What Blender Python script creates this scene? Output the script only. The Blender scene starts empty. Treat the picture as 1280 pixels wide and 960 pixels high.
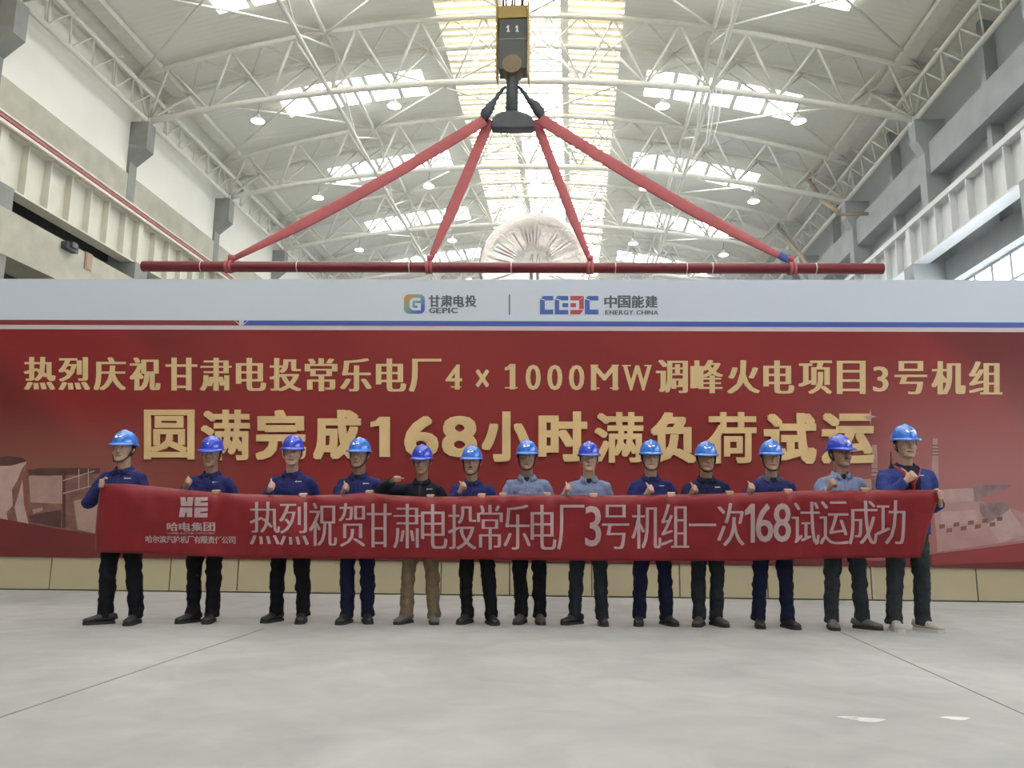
import bpy, bmesh, math, random
from mathutils import Vector, Matrix, noise
random.seed(7)
C = bpy.context.scene.collection
SC = bpy.context.scene

# ------------------------------------------------------------------ camera, world, exposure
F, PITCH, YAW, ROLL, CH = 1000.0, 0.17059, 0.07683, 0.010, 1.0
def cam_axes():
    cp, sp = math.cos(PITCH), math.sin(PITCH)
    Z = Matrix.Rotation(YAW, 3, 'Z')
    r, u, f = Z @ Vector((1, 0, 0)), Z @ Vector((0, -sp, cp)), Z @ Vector((0, cp, sp))
    return math.cos(ROLL)*r + math.sin(ROLL)*u, -math.sin(ROLL)*r + math.cos(ROLL)*u, f
RX, UX, FX = cam_axes()
CAM = Vector((0, 0, CH))
cd = bpy.data.cameras.new('camera'); cam = bpy.data.objects.new('camera', cd); C.objects.link(cam)
cd.sensor_width = 36.0; cd.lens = F*36/1280; cd.clip_end = 300
M = Matrix((RX, UX, -FX)).transposed().to_4x4(); M.translation = CAM
cam.matrix_world = M; SC.camera = cam

w = bpy.data.worlds.new('world'); SC.world = w; w.use_nodes = True
w.node_tree.nodes['Background'].inputs[0].default_value = (0.85, 0.92, 1.0, 1)
w.node_tree.nodes['Background'].inputs[1].default_value = 1.0
SC.view_settings.view_transform = 'Standard'; SC.view_settings.look = 'None'
SC.view_settings.gamma = 1; SC.view_settings.use_curve_mapping = False
SC.view_settings.exposure = 1.3
RIDGE_L, SIDE_L, WIN_L, LAMP_L = 6.2, 4.2, 3.0, 6.0      # daylight behind the roof glazing, side skylights, wall windows; lamp lenses

def ray(px): return FX + RX*((px[0]-640)/F) - UX*((px[1]-480)/F)
def at_y(px, y): d = ray(px); return CAM + d*(y/d.y)
def at_x(px, x): d = ray(px); return CAM + d*(x/d.x)
def at_z(px, z): d = ray(px); return CAM + d*((z-CH)/d.z)

# ------------------------------------------------------------------ materials
def new_mat(name):
    m = bpy.data.materials.new(name); m.use_nodes = True
    nt = m.node_tree; nt.nodes.clear()
    o = nt.nodes.new('ShaderNodeOutputMaterial')
    return m, nt, o
def N(nt, t, **k):
    n = nt.nodes.new(t)
    for a, v in k.items():
        if a.startswith('i_'): n.inputs[a[2:].replace('_', ' ')].default_value = v
        else: setattr(n, a, v)
    return n
def mat(name, col, rough=0.6, metal=0.0, vary=0.1, scale=3.0, bump=0.0, bscale=20.0, col2=None, spec=0.5, stretch=(1, 1, 1), coat=0.0):
    m, nt, o = new_mat(name)
    b = N(nt, 'ShaderNodeBsdfPrincipled'); b.inputs['Roughness'].default_value = rough; b.inputs['Metallic'].default_value = metal
    b.inputs['Specular IOR Level'].default_value = spec
    if coat: b.inputs['Coat Weight'].default_value = coat; b.inputs['Coat Roughness'].default_value = 0.08
    tc = N(nt, 'ShaderNodeTexCoord'); mp = N(nt, 'ShaderNodeMapping'); mp.inputs['Scale'].default_value = stretch
    nt.links.new(tc.outputs['Object'], mp.inputs['Vector'])
    nz = N(nt, 'ShaderNodeTexNoise'); nz.inputs['Scale'].default_value = scale; nz.inputs['Detail'].default_value = 5
    nt.links.new(mp.outputs[0], nz.inputs['Vector'])
    rp = N(nt, 'ShaderNodeValToRGB')
    c2 = col2 or tuple(max(0, c*(1-vary)) for c in col); c1 = col if col2 else tuple(min(1, c*(1+vary)) for c in col)
    rp.color_ramp.elements[0].position = .3; rp.color_ramp.elements[1].position = .7
    rp.color_ramp.elements[0].color = (*c2, 1); rp.color_ramp.elements[1].color = (*c1, 1)
    nt.links.new(nz.outputs['Fac'], rp.inputs[0]); nt.links.new(rp.outputs[0], b.inputs['Base Color'])
    if bump:
        n2 = N(nt, 'ShaderNodeTexNoise'); n2.inputs['Scale'].default_value = bscale; n2.inputs['Detail'].default_value = 3
        nt.links.new(mp.outputs[0], n2.inputs['Vector'])
        bp = N(nt, 'ShaderNodeBump'); bp.inputs['Strength'].default_value = bump; bp.inputs['Distance'].default_value = 0.02
        nt.links.new(n2.outputs['Fac'], bp.inputs['Height']); nt.links.new(bp.outputs[0], b.inputs['Normal'])
    nt.links.new(b.outputs[0], o.inputs[0])
    return m
def emit(name, col, s):
    m, nt, o = new_mat(name); e = N(nt, 'ShaderNodeEmission'); e.inputs[0].default_value = (*col, 1); e.inputs[1].default_value = s
    nt.links.new(e.outputs[0], o.inputs[0]); return m

MT = {}
MT['steel_white'] = mat('white_painted_steel', (.70, .69, .62), .5, vary=.06)
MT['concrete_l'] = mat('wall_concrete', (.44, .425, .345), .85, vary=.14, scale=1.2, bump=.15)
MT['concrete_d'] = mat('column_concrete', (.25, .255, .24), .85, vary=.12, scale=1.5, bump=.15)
MT['concrete_r'] = mat('glare_cooled_concrete', (.36, .39, .40), .85, vary=.1, scale=1.2, bump=.1)  # concrete grey tinted cool to imitate glare on the right side
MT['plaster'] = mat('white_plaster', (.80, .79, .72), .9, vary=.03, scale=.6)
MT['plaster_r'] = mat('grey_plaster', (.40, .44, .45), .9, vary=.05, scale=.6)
MT['girder'] = mat('cream_paint', (.62, .60, .51), .55, vary=.06, scale=1.5)
MT['girder_r'] = mat('pale_paint', (.64, .66, .66), .5, vary=.04, scale=1.5)
MT['dark'] = mat('recess_shade', (.05, .055, .055), .8)  # near-black colour painted as the shade inside the wall recess
MT['rail_red'] = mat('rail_red', (.33, .10, .09), .5)
MT['rail_white'] = mat('rail_white', (.68, .60, .54), .5)
MT['beam_red'] = mat('beam_red', (.17, .018, .026), .32, vary=.1, scale=2)
MT['sling'] = mat('sling_red', (.46, .115, .125), .75, vary=.08, scale=8)
MT['hook'] = mat('hook_steel', (.055, .065, .075), .5, vary=.2)
MT['hook_yellow'] = mat('hook_yellow', (.42, .29, .075), .5, vary=.1)
MT['hook_grey'] = mat('hook_plate', (.07, .078, .08), .5, vary=.1)
MT['white'] = mat('white_mark', (.8, .8, .8), .5, vary=.01)
MT['rope'] = mat('wire_rope', (.08, .08, .08), .5)
MT['ochre'] = mat('ochre_paint', (.36, .27, .17), .7)
MT['shade'] = mat('lamp_shade', (.5, .5, .48), .4)
MT['lamp'] = emit('lamp_lens', (1, .97, .9), LAMP_L)
MT['side_glass'] = emit('skylight_daylight', (.96, .98, 1.0), SIDE_L)
MT['ridge_glass'] = emit('ridge_daylight', (1.0, .985, .95), RIDGE_L)
MT['win_glass'] = emit('window_daylight', (.88, .94, 1.0), WIN_L)
def translucent(name, col, tcol, mixf):
    m, nt, o = new_mat(name)
    d = N(nt, 'ShaderNodeBsdfDiffuse'); d.inputs[0].default_value = (*col, 1)
    t = N(nt, 'ShaderNodeBsdfTranslucent'); t.inputs[0].default_value = (*tcol, 1)
    mx = N(nt, 'ShaderNodeMixShader'); mx.inputs[0].default_value = mixf
    nt.links.new(d.outputs[0], mx.inputs[1]); nt.links.new(t.outputs[0], mx.inputs[2]); nt.links.new(mx.outputs[0], o.inputs[0]); return m
MT['slat'] = translucent('louver_sheet', (.62, .59, .48), (.60, .54, .38), .35)

def roof_mat():
    m, nt, o = new_mat('roof_sheet')
    b = N(nt, 'ShaderNodeBsdfPrincipled'); b.inputs['Roughness'].default_value = .6; b.inputs['Base Color'].default_value = (.74, .735, .665, 1)
    tc = N(nt, 'ShaderNodeTexCoord'); wv = N(nt, 'ShaderNodeTexWave', bands_direction='Y'); wv.inputs['Scale'].default_value = 1.25
    nt.links.new(tc.outputs['Object'], wv.inputs['Vector'])
    bp = N(nt, 'ShaderNodeBump'); bp.inputs['Strength'].default_value = .35; bp.inputs['Distance'].default_value = .03
    nt.links.new(wv.outputs['Fac'], bp.inputs['Height']); nt.links.new(bp.outputs[0], b.inputs['Normal']); nt.links.new(b.outputs[0], o.inputs[0]); return m
MT['roof'] = roof_mat()

def floor_mat():
    m, nt, o = new_mat('concrete_floor')
    b = N(nt, 'ShaderNodeBsdfPrincipled')
    tc = N(nt, 'ShaderNodeTexCoord')
    n1 = N(nt, 'ShaderNodeTexNoise'); n1.inputs['Scale'].default_value = .55; n1.inputs['Detail'].default_value = 6; n1.inputs['Roughness'].default_value = .6; n1.inputs['Distortion'].default_value = .6
    nt.links.new(tc.outputs['Object'], n1.inputs['Vector'])
    r1 = N(nt, 'ShaderNodeValToRGB'); e = r1.color_ramp.elements
    e[0].position = .32; e[0].color = (.295, .297, .283, 1); e[1].position = .68; e[1].color = (.395, .399, .388, 1)
    nt.links.new(n1.outputs['Fac'], r1.inputs[0])
    n2 = N(nt, 'ShaderNodeTexNoise'); n2.inputs['Scale'].default_value = 2.2; n2.inputs['Detail'].default_value = 8; n2.inputs['Distortion'].default_value = 1.0
    nt.links.new(tc.outputs['Object'], n2.inputs['Vector'])
    r2 = N(nt, 'ShaderNodeValToRGB'); e = r2.color_ramp.elements
    e[0].position = .35; e[0].color = (.9, .9, .9, 1); e[1].position = .65; e[1].color = (1.04, 1.04, 1.03, 1)
    nt.links.new(n2.outputs['Fac'], r2.inputs[0])
    mx = N(nt, 'ShaderNodeMix', data_type='RGBA', blend_type='MULTIPLY'); mx.inputs[0].default_value = 1
    nt.links.new(r1.outputs[0], mx.inputs[6]); nt.links.new(r2.outputs[0], mx.inputs[7]); nt.links.new(mx.outputs[2], b.inputs['Base Color'])
    b.inputs['Roughness'].default_value = .55; b.inputs['Specular IOR Level'].default_value = .35
    bp = N(nt, 'ShaderNodeBump'); bp.inputs['Strength'].default_value = .08; bp.inputs['Distance'].default_value = .01
    nt.links.new(n2.outputs['Fac'], bp.inputs['Height']); nt.links.new(bp.outputs[0], b.inputs['Normal'])
    nt.links.new(b.outputs[0], o.inputs[0]); return m
MT['floor'] = floor_mat()

# ------------------------------------------------------------------ mesh helpers
ORG = {}
class MB:
    def __init__(s): s.v = []; s.f = []; s.mi = []
    def add(s, vs, fs, mi=0):
        k = len(s.v); s.v += [Vector(v) for v in vs]; s.f += [tuple(i+k for i in f) for f in fs]; s.mi += [mi]*len(fs)
    def box(s, a, b, mi=0):
        x0, y0, z0 = a; x1, y1, z1 = b
        s.add([(x0,y0,z0),(x1,y0,z0),(x1,y1,z0),(x0,y1,z0),(x0,y0,z1),(x1,y0,z1),(x1,y1,z1),(x0,y1,z1)],
              [(0,3,2,1),(4,5,6,7),(0,1,5,4),(1,2,6,5),(2,3,7,6),(3,0,4,7)], mi)
    def obox(s, o, ax, ay, az, mi=0):           # oriented box from a corner and three edge vectors
        o, ax, ay, az = map(Vector, (o, ax, ay, az))
        vs = [o, o+ax, o+ax+ay, o+ay, o+az, o+ax+az, o+ax+ay+az, o+ay+az]
        s.add(vs, [(0,3,2,1),(4,5,6,7),(0,1,5,4),(1,2,6,5),(2,3,7,6),(3,0,4,7)], mi)
    def prism(s, poly, ext, mi=0):              # planar polygon of 3-D points, extruded by a vector
        n = len(poly); p = [Vector(q) for q in poly]; e = Vector(ext)
        s.add(p+[q+e for q in p], [tuple(range(n))[::-1], tuple(range(n, 2*n))]+[(i, (i+1) % n, (i+1) % n+n, i+n) for i in range(n)], mi)
    def loft(s, pts, rad, n=10, ref=None, mi=0):  # tube through points; radius or (side, up) radii per point
        P = [Vector(p) for p in pts]; m = len(P); vs = []; fs = []
        prev = None
        for i, p in enumerate(P):
            t = (P[min(i+1, m-1)]-P[max(i-1, 0)]).normalized()
            if ref is not None: a = Vector(ref); a = (a-a.dot(t)*t)
            elif prev is None: a = Vector((0,0,1)) if abs(t.z) < .9 else Vector((1,0,0)); a = a-a.dot(t)*t
            else: a = prev-prev.dot(t)*t
            a.normalize(); prev = a; b = t.cross(a)
            r = rad[i] if isinstance(rad, (list, tuple)) else rad
            ra, rb = r if isinstance(r, (list, tuple)) else (r, r)
            for k in range(n):
                th = 2*math.pi*k/n; vs.append(p+a*(ra*math.cos(th))+b*(rb*math.sin(th)))
        for i in range(m-1):
            for k in range(n):
                k2 = (k+1) % n; fs.append((i*n+k, i*n+k2, (i+1)*n+k2, (i+1)*n+k))
        fs.append(tuple(range(n))[::-1]); fs.append(tuple(range((m-1)*n, m*n)))
        s.add(vs, fs, mi)
    def tube(s, a, b, r, n=8, mi=0): s.loft([a, b], r, n, None, mi)
    def lathe(s, c, prof, n=24, mi=0, axis='z'):  # profile (radius, height) about an axis through c
        c = Vector(c); vs = []; fs = []; m = len(prof)
        for r, h in prof:
            for k in range(n):
                t = 2*math.pi*k/n; x, y = r*math.cos(t), r*math.sin(t)
                vs.append(c+(Vector((x, y, h)) if axis == 'z' else Vector((x, h, y))))
        for i in range(m-1):
            for k in range(n): k2 = (k+1) % n; fs.append((i*n+k, i*n+k2, (i+1)*n+k2, (i+1)*n+k))
        fs.append(tuple(range(n))[::-1]); fs.append(tuple(range((m-1)*n, m*n)))
        s.add(vs, fs, mi)
    def ellipsoid(s, c, r, n=16, m=10, mi=0, R=None):
        c = Vector(c); vs = []; fs = []
        for i in range(m+1):
            ph = math.pi*i/m-math.pi/2; ph = max(-1.5, min(1.5, ph))
            for k in range(n):
                t = 2*math.pi*k/n; v = Vector((r[0]*math.cos(ph)*math.cos(t), r[1]*math.cos(ph)*math.sin(t), r[2]*math.sin(ph)))
                vs.append(c+(R @ v if R else v))
        for i in range(m):
            for k in range(n): k2 = (k+1) % n; fs.append((i*n+k, i*n+k2, (i+1)*n+k2, (i+1)*n+k))
        fs.append(tuple(range(n))[::-1]); fs.append(tuple(range(m*n, (m+1)*n)))
        s.add(vs, fs, mi)
    def mesh(s, name, org=None):
        me = bpy.data.meshes.new(name); o = Vector(org) if org is not None else Vector((0,0,0))
        me.from_pydata([v-o for v in s.v], [], s.f); me.polygons.foreach_set('material_index', s.mi); me.update()
        return me
    def build(s, name, mats, parent=None, smooth=False, org=None, fix=True):
        if parent is not None: org = ORG.get(parent.name, Vector((0,0,0)))
        me = s.mesh(name, org)
        if fix:
            bm = bmesh.new(); bm.from_mesh(me); bmesh.ops.recalc_face_normals(bm, faces=bm.faces); bm.to_mesh(me); bm.free()
        return link(name, me, mats, parent, smooth, org)
def link(name, me, mats, parent=None, smooth=False, org=None):
    for m in (mats if isinstance(mats, (list, tuple)) else [mats]): me.materials.append(m)
    if smooth: shade(me, smooth)
    o = bpy.data.objects.new(name, me); C.objects.link(o)
    if parent is not None: o.parent = parent; ORG[o.name] = ORG.get(parent.name, Vector((0,0,0)))
    elif org is not None: o.location = org; ORG[o.name] = Vector(org)
    return o
def shade(me, ang=True):
    me.polygons.foreach_set('use_smooth', [True]*len(me.polygons))
    if ang is not True:
        bm = bmesh.new(); bm.from_mesh(me)
        for e in bm.edges:
            if len(e.link_faces) == 2 and e.calc_face_angle(0) > ang: e.smooth = False
        bm.to_mesh(me); bm.free()
def tag(o, label=None, cat=None, group=None, kind=None):
    if label: o['label'] = label
    if cat: o['category'] = cat
    if group: o['group'] = group
    if kind: o['kind'] = kind
    return o
def thing(name, label, cat, loc=(0,0,0), group=None):
    o = bpy.data.objects.new(name, None); o.empty_display_size = .2; C.objects.link(o); o.location = loc; ORG[o.name] = Vector(loc)
    return tag(o, label, cat, group)
def dup(root, loc, label=None):
    r = root.copy(); C.objects.link(r); r.location = loc; ORG[r.name] = Vector(loc)
    if label: r['label'] = label
    for ch in list(root.children):
        c = ch.copy(); C.objects.link(c); c.parent = r
        for g in ch.children:
            d = g.copy(); C.objects.link(d); d.parent = c
    return r
def st(o): o['kind'] = 'structure'; return o
ORD = ['first', 'second', 'third', 'fourth', 'fifth', 'sixth', 'seventh', 'eighth', 'ninth']

# ------------------------------------------------------------------ hall dimensions
XL, XR, XC = -17.15, 12.85, -2.15
TY0, BAY = 28.97, 7.73                      # first truss in view, bay length
YN, YF = TY0-6*BAY, TY0+6*BAY               # near and far ends of the hall
def tilt(x): return -.84*(x-XL)/30
def zbot(x): return 18.55-1.69*((x-XC)/15)**2+tilt(x)
def ztop(x): return 20.69-2.47*((x-XC)/15)**2+tilt(x)
def zroof(x): return ztop(x)+.30
WL, WR = XL-.55, XR+.95                     # wall planes

# floor
b = MB(); b.box((WL-.6, YN-.2, -.3), (WR+.4, YF+.2, 0)); st(b.build('floor', MT['floor']))
# expansion joints cut in the slab: two thin dark saw lines
for k, (p, q) in enumerate([((1062, 795), (1280, 893)), ((0, 897), (330, 786))]):
    P, Q = at_z(p, 0), at_z(q, 0); d = (Q-P).normalized(); nn = Vector((-d.y, d.x, 0))*.006
    P2, Q2 = P-d*.5, Q+d*6 if k == 0 else Q
    b = MB(); b.prism([P2-nn, Q2-nn, Q2+nn, P2+nn], (0, 0, .002)); st(b.build('floor_joint', mat('joint', (.20, .195, .18), .9)))
# pale paint scuffs on the floor
b = MB()
for px, rx, ry in [((1085, 900), .085, .022), ((1062, 897), .06, .012), ((1195, 898), .07, .018)]:
    c = at_z(px, 0); b.prism([(c.x+rx*math.cos(t)*(1+.25*math.sin(3*t)), c.y+2.2*ry*math.sin(t), 0.0005) for t in [i*math.pi/9 for i in range(18)]], (0,0,.001))
st(b.build('floor_scuff', mat('scuff', (.58, .575, .54), .8)))

# roof shell with openings
RIDGE = (-5.30, 2.05)
SIDE = [(-13.2, -6.5), (3.15, 9.75)]
SK = 1.05
def side_cols(i): x0, x1 = SIDE[i]; wd = (x1-x0)/5; return [(x0+wd*k+.09, x0+wd*(k+1)-.09) for k in range(5)]
xs = set([WL-.3, WR+.3, RIDGE[0], RIDGE[1]])
for i in (0, 1):
    for a, c in side_cols(i): xs |= {a, c}
k = 0
while WL-.3+k*.75 < WR+.3: xs.add(round(WL-.3+k*.75, 3)); k += 1
xs = sorted(xs)
ys = [YN]
for i in range(-6, 6): m = TY0+BAY*(i+.5); ys += [m-SK, m+SK]
ys += [YF]; ys = sorted(ys)
idx = {}; b = MB(); vs = []; fs = []
for i, x in enumerate(xs):
    for j, y in enumerate(ys): idx[i, j] = len(vs); vs.append((x, y, zroof(x)))
for i in range(len(xs)-1):
    for j in range(len(ys)-1):
        xm, odd = (xs[i]+xs[i+1])/2, j % 2 == 1
        if RIDGE[0] < xm < RIDGE[1]: continue
        if odd and any(a < xm < c for s_ in (0, 1) for a, c in side_cols(s_)): continue
        fs.append((idx[i, j], idx[i, j+1], idx[i+1, j+1], idx[i+1, j]))
b.add(vs, fs)
ceil = st(b.build('ceiling', MT['roof'], fix=False))
md = ceil.modifiers.new('thick', 'SOLIDIFY'); md.thickness = .09; md.offset = -1
bm = bmesh.new(); bm.from_mesh(ceil.data); bmesh.ops.recalc_face_normals(bm, faces=bm.faces)
if sum(f.normal.z for f in bm.faces) < 0: bmesh.ops.reverse_faces(bm, faces=bm.faces)
bm.to_mesh(ceil.data); bm.free(); md.offset = 1

# side skylights: one window per bay and side, five panes each
wn = 0
for i in range(-6, 6):
    m = TY0+BAY*(i+.5)
    for s_ in (0, 1):
        wn += 1
        rt = bpy.data.objects.new('window_%d' % wn, None); C.objects.link(rt); ORG[rt.name] = Vector((0,0,0)); st(rt)
        for a, c in side_cols(s_):
            p = MB(); p.prism([(a-.03, m-SK-.03, zroof(a)+.1), (c+.03, m-SK-.03, zroof(c)+.1), (c+.03, m+SK+.03, zroof(c)+.1), (a-.03, m+SK+.03, zroof(a)+.1)], (0, 0, .02))
            p.build('pane', MT['side_glass'], rt)
# ridge glazing: louvred strip, one window per bay
for i in range(-6, 6):
    y0 = TY0+BAY*i; y1 = y0+BAY; wn += 1
    rt = bpy.data.objects.new('window_%d' % wn, None); C.objects.link(rt); ORG[rt.name] = Vector((0,0,0)); st(rt)
    x0, x1 = RIDGE; th1, th2 = x0+2.52, x0+5.02
    p = MB(); p.prism([(x0-.05, y0, zroof(x0)+.75), (x1+.05, y0, zroof(x1)+.75), (x1+.05, y1, zroof(x1)+.75), (x0-.05, y1, zroof(x0)+.75)], (0, 0, .03)); p.build('pane', MT['ridge_glass'], rt)
    p = MB()
    for x in (x0, x1): p.box((x-.05, y0, zroof(x)-.05), (x+.05, y1, zroof(x)+.8))
    p.build('curb', MT['roof'], rt)
    p = MB()
    for x in (th1, th2): p.box((x-.16, y0, zroof(x)-.12), (x+.16, y1, zroof(x)+.1))
    p.build('window_rib', MT['steel_white'], rt)
    p = MB(); ns = 17
    for (a, c, wd) in ((x0+.03, th1-.16, .33), (th1+.16, th2-.16, .22), (th2+.16, x1-.03, .33)):
        for k in range(ns):
            yy = y0+(k+.5)*BAY/ns; za, zc = zroof(a), zroof(c)
            p.obox((a, yy-wd/2, za+.0), (c-a, 0, zc-za), (0, wd, .05), (0, 0, .008))
    p.build('louver', MT['slat'], rt)
    p = MB()
    for k in range(ns+1):
        if k % 2 == 0 : continue
        yy = y0+k*BAY/ns
        for (a, c) in ((x0, th1), (th1, th2), (th2, x1)):
            p.obox((a, yy-.03, zroof(a)-.1), (c-a, 0, zroof(c)-zroof(a)), (0, .06, 0), (0, 0, .09))
    p.build('purlin', MT['steel_white'], rt)

# ------------------------------------------------------------------ walls
def colY(i): return TY0+BAY*i
# left wall: infill, lower recess wall coloured dark as its shade, concrete bands
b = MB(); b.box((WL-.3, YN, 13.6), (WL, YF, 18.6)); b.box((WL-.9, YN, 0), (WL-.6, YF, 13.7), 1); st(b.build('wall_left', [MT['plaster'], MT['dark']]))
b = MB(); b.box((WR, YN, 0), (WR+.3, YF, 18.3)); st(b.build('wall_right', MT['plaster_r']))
b = MB(); b.box((WL-.6, YF, 0), (WR+.4, YF+.3, 21.5)); st(b.build('wall_back', MT['plaster']))
b = MB(); b.box((WL-.6, YN-.3, 0), (WR+.4, YN, 21.5)); st(b.build('wall_front', MT['plaster']))
xs0 = XL-.45
for i in range(-6, 6):
    y0, y1 = colY(i)+.27, colY(i+1)-.27
    b = MB(); b.box((WL-.3, y0, 13.42), (xs0, y1, 14.5)); st(b.build('beam', MT['concrete_l']))
    b = MB(); b.box((WL-.35, y0, 8.66), (XL+.35, y1+.54, 10.05)); st(b.build('beam', MT['concrete_l']))
    b = MB(); b.box((XR+.28, y0, 13.75), (WR, y1, 14.95)); st(b.build('beam', MT['concrete_r']))
    b = MB(); b.box((XR+.45, y0, 9.5), (WR, y1, 10.35)); st(b.build('beam', MT['concrete_r']))
    ym = (y0+y1)/2
    b = MB(); b.box((XR+.55, ym-.14, 9.6), (WR, ym+.14, 18.0)); st(b.build('post', MT['concrete_r']))
for i in range(-6, 7):
    y = colY(i)
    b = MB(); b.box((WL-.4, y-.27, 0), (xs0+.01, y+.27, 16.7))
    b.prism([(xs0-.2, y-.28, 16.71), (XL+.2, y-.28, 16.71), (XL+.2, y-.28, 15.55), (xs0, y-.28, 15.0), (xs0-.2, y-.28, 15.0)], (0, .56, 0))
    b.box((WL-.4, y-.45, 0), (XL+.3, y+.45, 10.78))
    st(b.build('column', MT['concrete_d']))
    b = MB(); b.box((XR+.12, y-.27, 0), (WR, y+.27, 15.9))
    b.prism([(XR+.3, y-.28, 15.91), (XR-.15, y-.28, 15.91), (XR-.15, y-.28, 15.1), (XR+.12, y-.28, 14.6), (XR+.3, y-.28, 14.6)], (0, .56, 0))
    b.box((XR-.65, y-.4, 0), (WR, y+.4, 10.3))
    st(b.build('column', MT['concrete_r']))
# windows in the right wall, low band
for i in range(-4, 6):
    wn += 1
    y0, y1 = colY(i)+.45, colY(i+1)-.45
    rt = bpy.data.objects.new('window_%d' % wn, None); C.objects.link(rt); ORG[rt.name] = Vector((0,0,0)); st(rt)
    p = MB(); p.box((WR-.03, y0, 5.4), (WR-.01, y1, 9.5)); p.build('pane', MT['win_glass'], rt)
    p = MB()
    k = 0; nm = 6
    for k in range(nm+1): yy = y0+(y1-y0)*k/nm; p.box((WR-.12, yy-.07, 5.4), (WR-.04, yy+.07, 9.5))
    for z in (5.4, 6.2, 7.0, 7.8, 8.6, 9.46): p.box((WR-.11, y0, z-.045), (WR-.05, y1, z+.045))
    p.build('window_frame', MT['girder_r'], rt)

# crane runway girders
def girder(side):
    left = side < 0
    xw = XL-.1 if left else XR-.35
    lab = 'cream steel crane girder with stiffeners along the left wall below the red conductor rails' if left else 'pale steel crane girder with stiffeners along the right wall above the bright windows'
    ya, yb = TY0-3*BAY, YF-.2
    g = thing('crane_girder', lab, 'crane girder', (xw, ya, 10.4), 'crane runway girders')
    m = MT['girder'] if left else MT['girder_r']
    z0, z1 = (10.82, 12.55) if left else (10.3, 11.75)
    p = MB(); p.box((xw-.02, ya, z0), (xw+.02, yb, z1)); p.build('web_plate', m, g)
    p = MB(); p.box((xw-.28, ya, z1-.03), (xw+.28, yb, z1+.03 if left else z1+.16)); p.build('top_flange', m, g)
    p = MB(); p.box((xw-.26, ya, z0-.03), (xw+.26, yb, z0+.03)); p.build('bottom_flange', m, g)
    n = int((yb-ya)/(BAY/7))
    for k in range(n):
        y = ya+k*BAY/7; wide = k % 7 == 0
        p = MB(); sx = 1 if left else -1
        hw = .17 if wide else .03
        p.box((xw+min(0, sx*.25), y-hw, z0+.03), (xw+max(0, sx*.25), y+hw, z1-.03)); p.build('stiffener', m, g)
    return g
girder(-1); girder(1)
# conductor rails above the left girder
for nm_, mt_, z, x, lab in (('conductor_rail', 'rail_red', 12.72, XL+.3, 'dark red conductor rail running along the top of the left crane girder'),
                    ('conductor_rail', 'rail_white', 12.56, XL+.33, 'pale pinkish conductor rail just under the red one on the left wall')):
    p = MB(); p.box((x-.05, TY0-2.5*BAY, z-.05), (x+.05, YF-.3, z+.05))
    for k in range(60):
        y = TY0-2.5*BAY+k*1.0
        if y < YF-1: p.box((XL+.05, y-.03, z-.03), (x, y+.03, z+.03))
    o = p.build(nm_, MT[mt_], org=(x, TY0, z)); tag(o, lab, 'rail')
p = MB(); p.box((XL+.25, TY0-2.5*BAY, 12.83), (XL+.34, YF-.3, 12.89))
for k in range(15):
    y = TY0-2.5*BAY+2+k*4.4
    if y < YF-1: p.box((XL-.2, y-.04, 12.5), (XL+.3, y+.04, 12.85))
tag(p.build('conductor_rail', MT['rail_white'], org=(XL+.3, TY0, 12.7)), 'thin pale upper conductor rail above the dark red rail on the left wall', 'rail')
# small items on the low left beam
P = at_x((88, 312), XL+.36)
p = MB(); p.box((P.x, P.y-.5, P.z-.12), (P.x+.22, P.y+.1, P.z+.12)); p.box((P.x, P.y-.35, P.z-.02), (P.x+.3, P.y-.05, P.z+.16))
tag(p.build('floodlight', MT['hook'], org=P), 'small dark floodlight box fixed on the low concrete beam of the left wall', 'lamp')
P = at_x((110, 327), XL+.36)
p = MB(); p.box((P.x, P.y-.2, P.z-.3), (P.x+.03, P.y+.2, P.z+.3)); p.box((P.x+.03, P.y-.15, P.z-.25), (P.x+.045, P.y+.15, P.z+.25))
tag(p.build('wall_plate', mat('plate_brown', (.36, .25, .18), .7), org=P), 'small brown plate on the low concrete beam of the left wall', 'sign')

# ------------------------------------------------------------------ roof trusses
def make_truss(label):
    t = thing('roof_truss', label, 'roof truss', (0, 0, 0), 'arched roof trusses')
    m = MT['steel_white']; NP = 12; dx = 30/NP; A = 1.0
    xs_ = [XL+30*k/40 for k in range(41)]
    p = MB(); p.loft([(x, 0, zbot(x)) for x in xs_], .13, 10); p.build('bottom_chord', m, t, True)
    for sy in (-1, 1):
        p = MB(); p.loft([(x, sy*A, ztop(x)) for x in xs_], .105, 10); p.build('top_chord', m, t, True)
    def bar(nm, a, c, r):
        q = MB(); q.tube(a, c, r, 6); q.build(nm, m, t, True)
    for k in range(NP+1):
        xb = XL+k*dx; B = (xb, 0, zbot(xb))
        for sy in (-1, 1):
            for h in (-.5, .5):
                xt = xb+h*dx
                if XL-.01 <= xt <= XR+.01: bar('diagonal', B, (xt, sy*A, ztop(xt)), .052)
        bar('lacing_bar', (xb, -A, ztop(xb)), (xb-.5*dx if k else xb, A, ztop(xb-.5*dx if k else xb)), .04)
        if k < NP: bar('lacing_bar', (xb, -A, ztop(xb)), (xb+.5*dx, A, ztop(xb+.5*dx)), .04)
    for x in (XL, XR):
        for sy in (-1, 1): bar('end_post', (x, 0, zbot(x)), (x, sy*A, ztop(x)), .07)
        q = MB(); q.box((x-.16, -.2, zbot(x)-.2), (x+.16, .2, zbot(x)+.05)); q.build('bearing', m, t)
    return t
def tlab(i): return 'white arched roof truss, %s from the front, spanning the hall under the roof' % ORD[i]
tr = make_truss(tlab(0)); tr.location = (0, colY(-1), 0)
for i in range(0, 6): dup(tr, (0, colY(i), 0), tlab(i+1))
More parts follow.
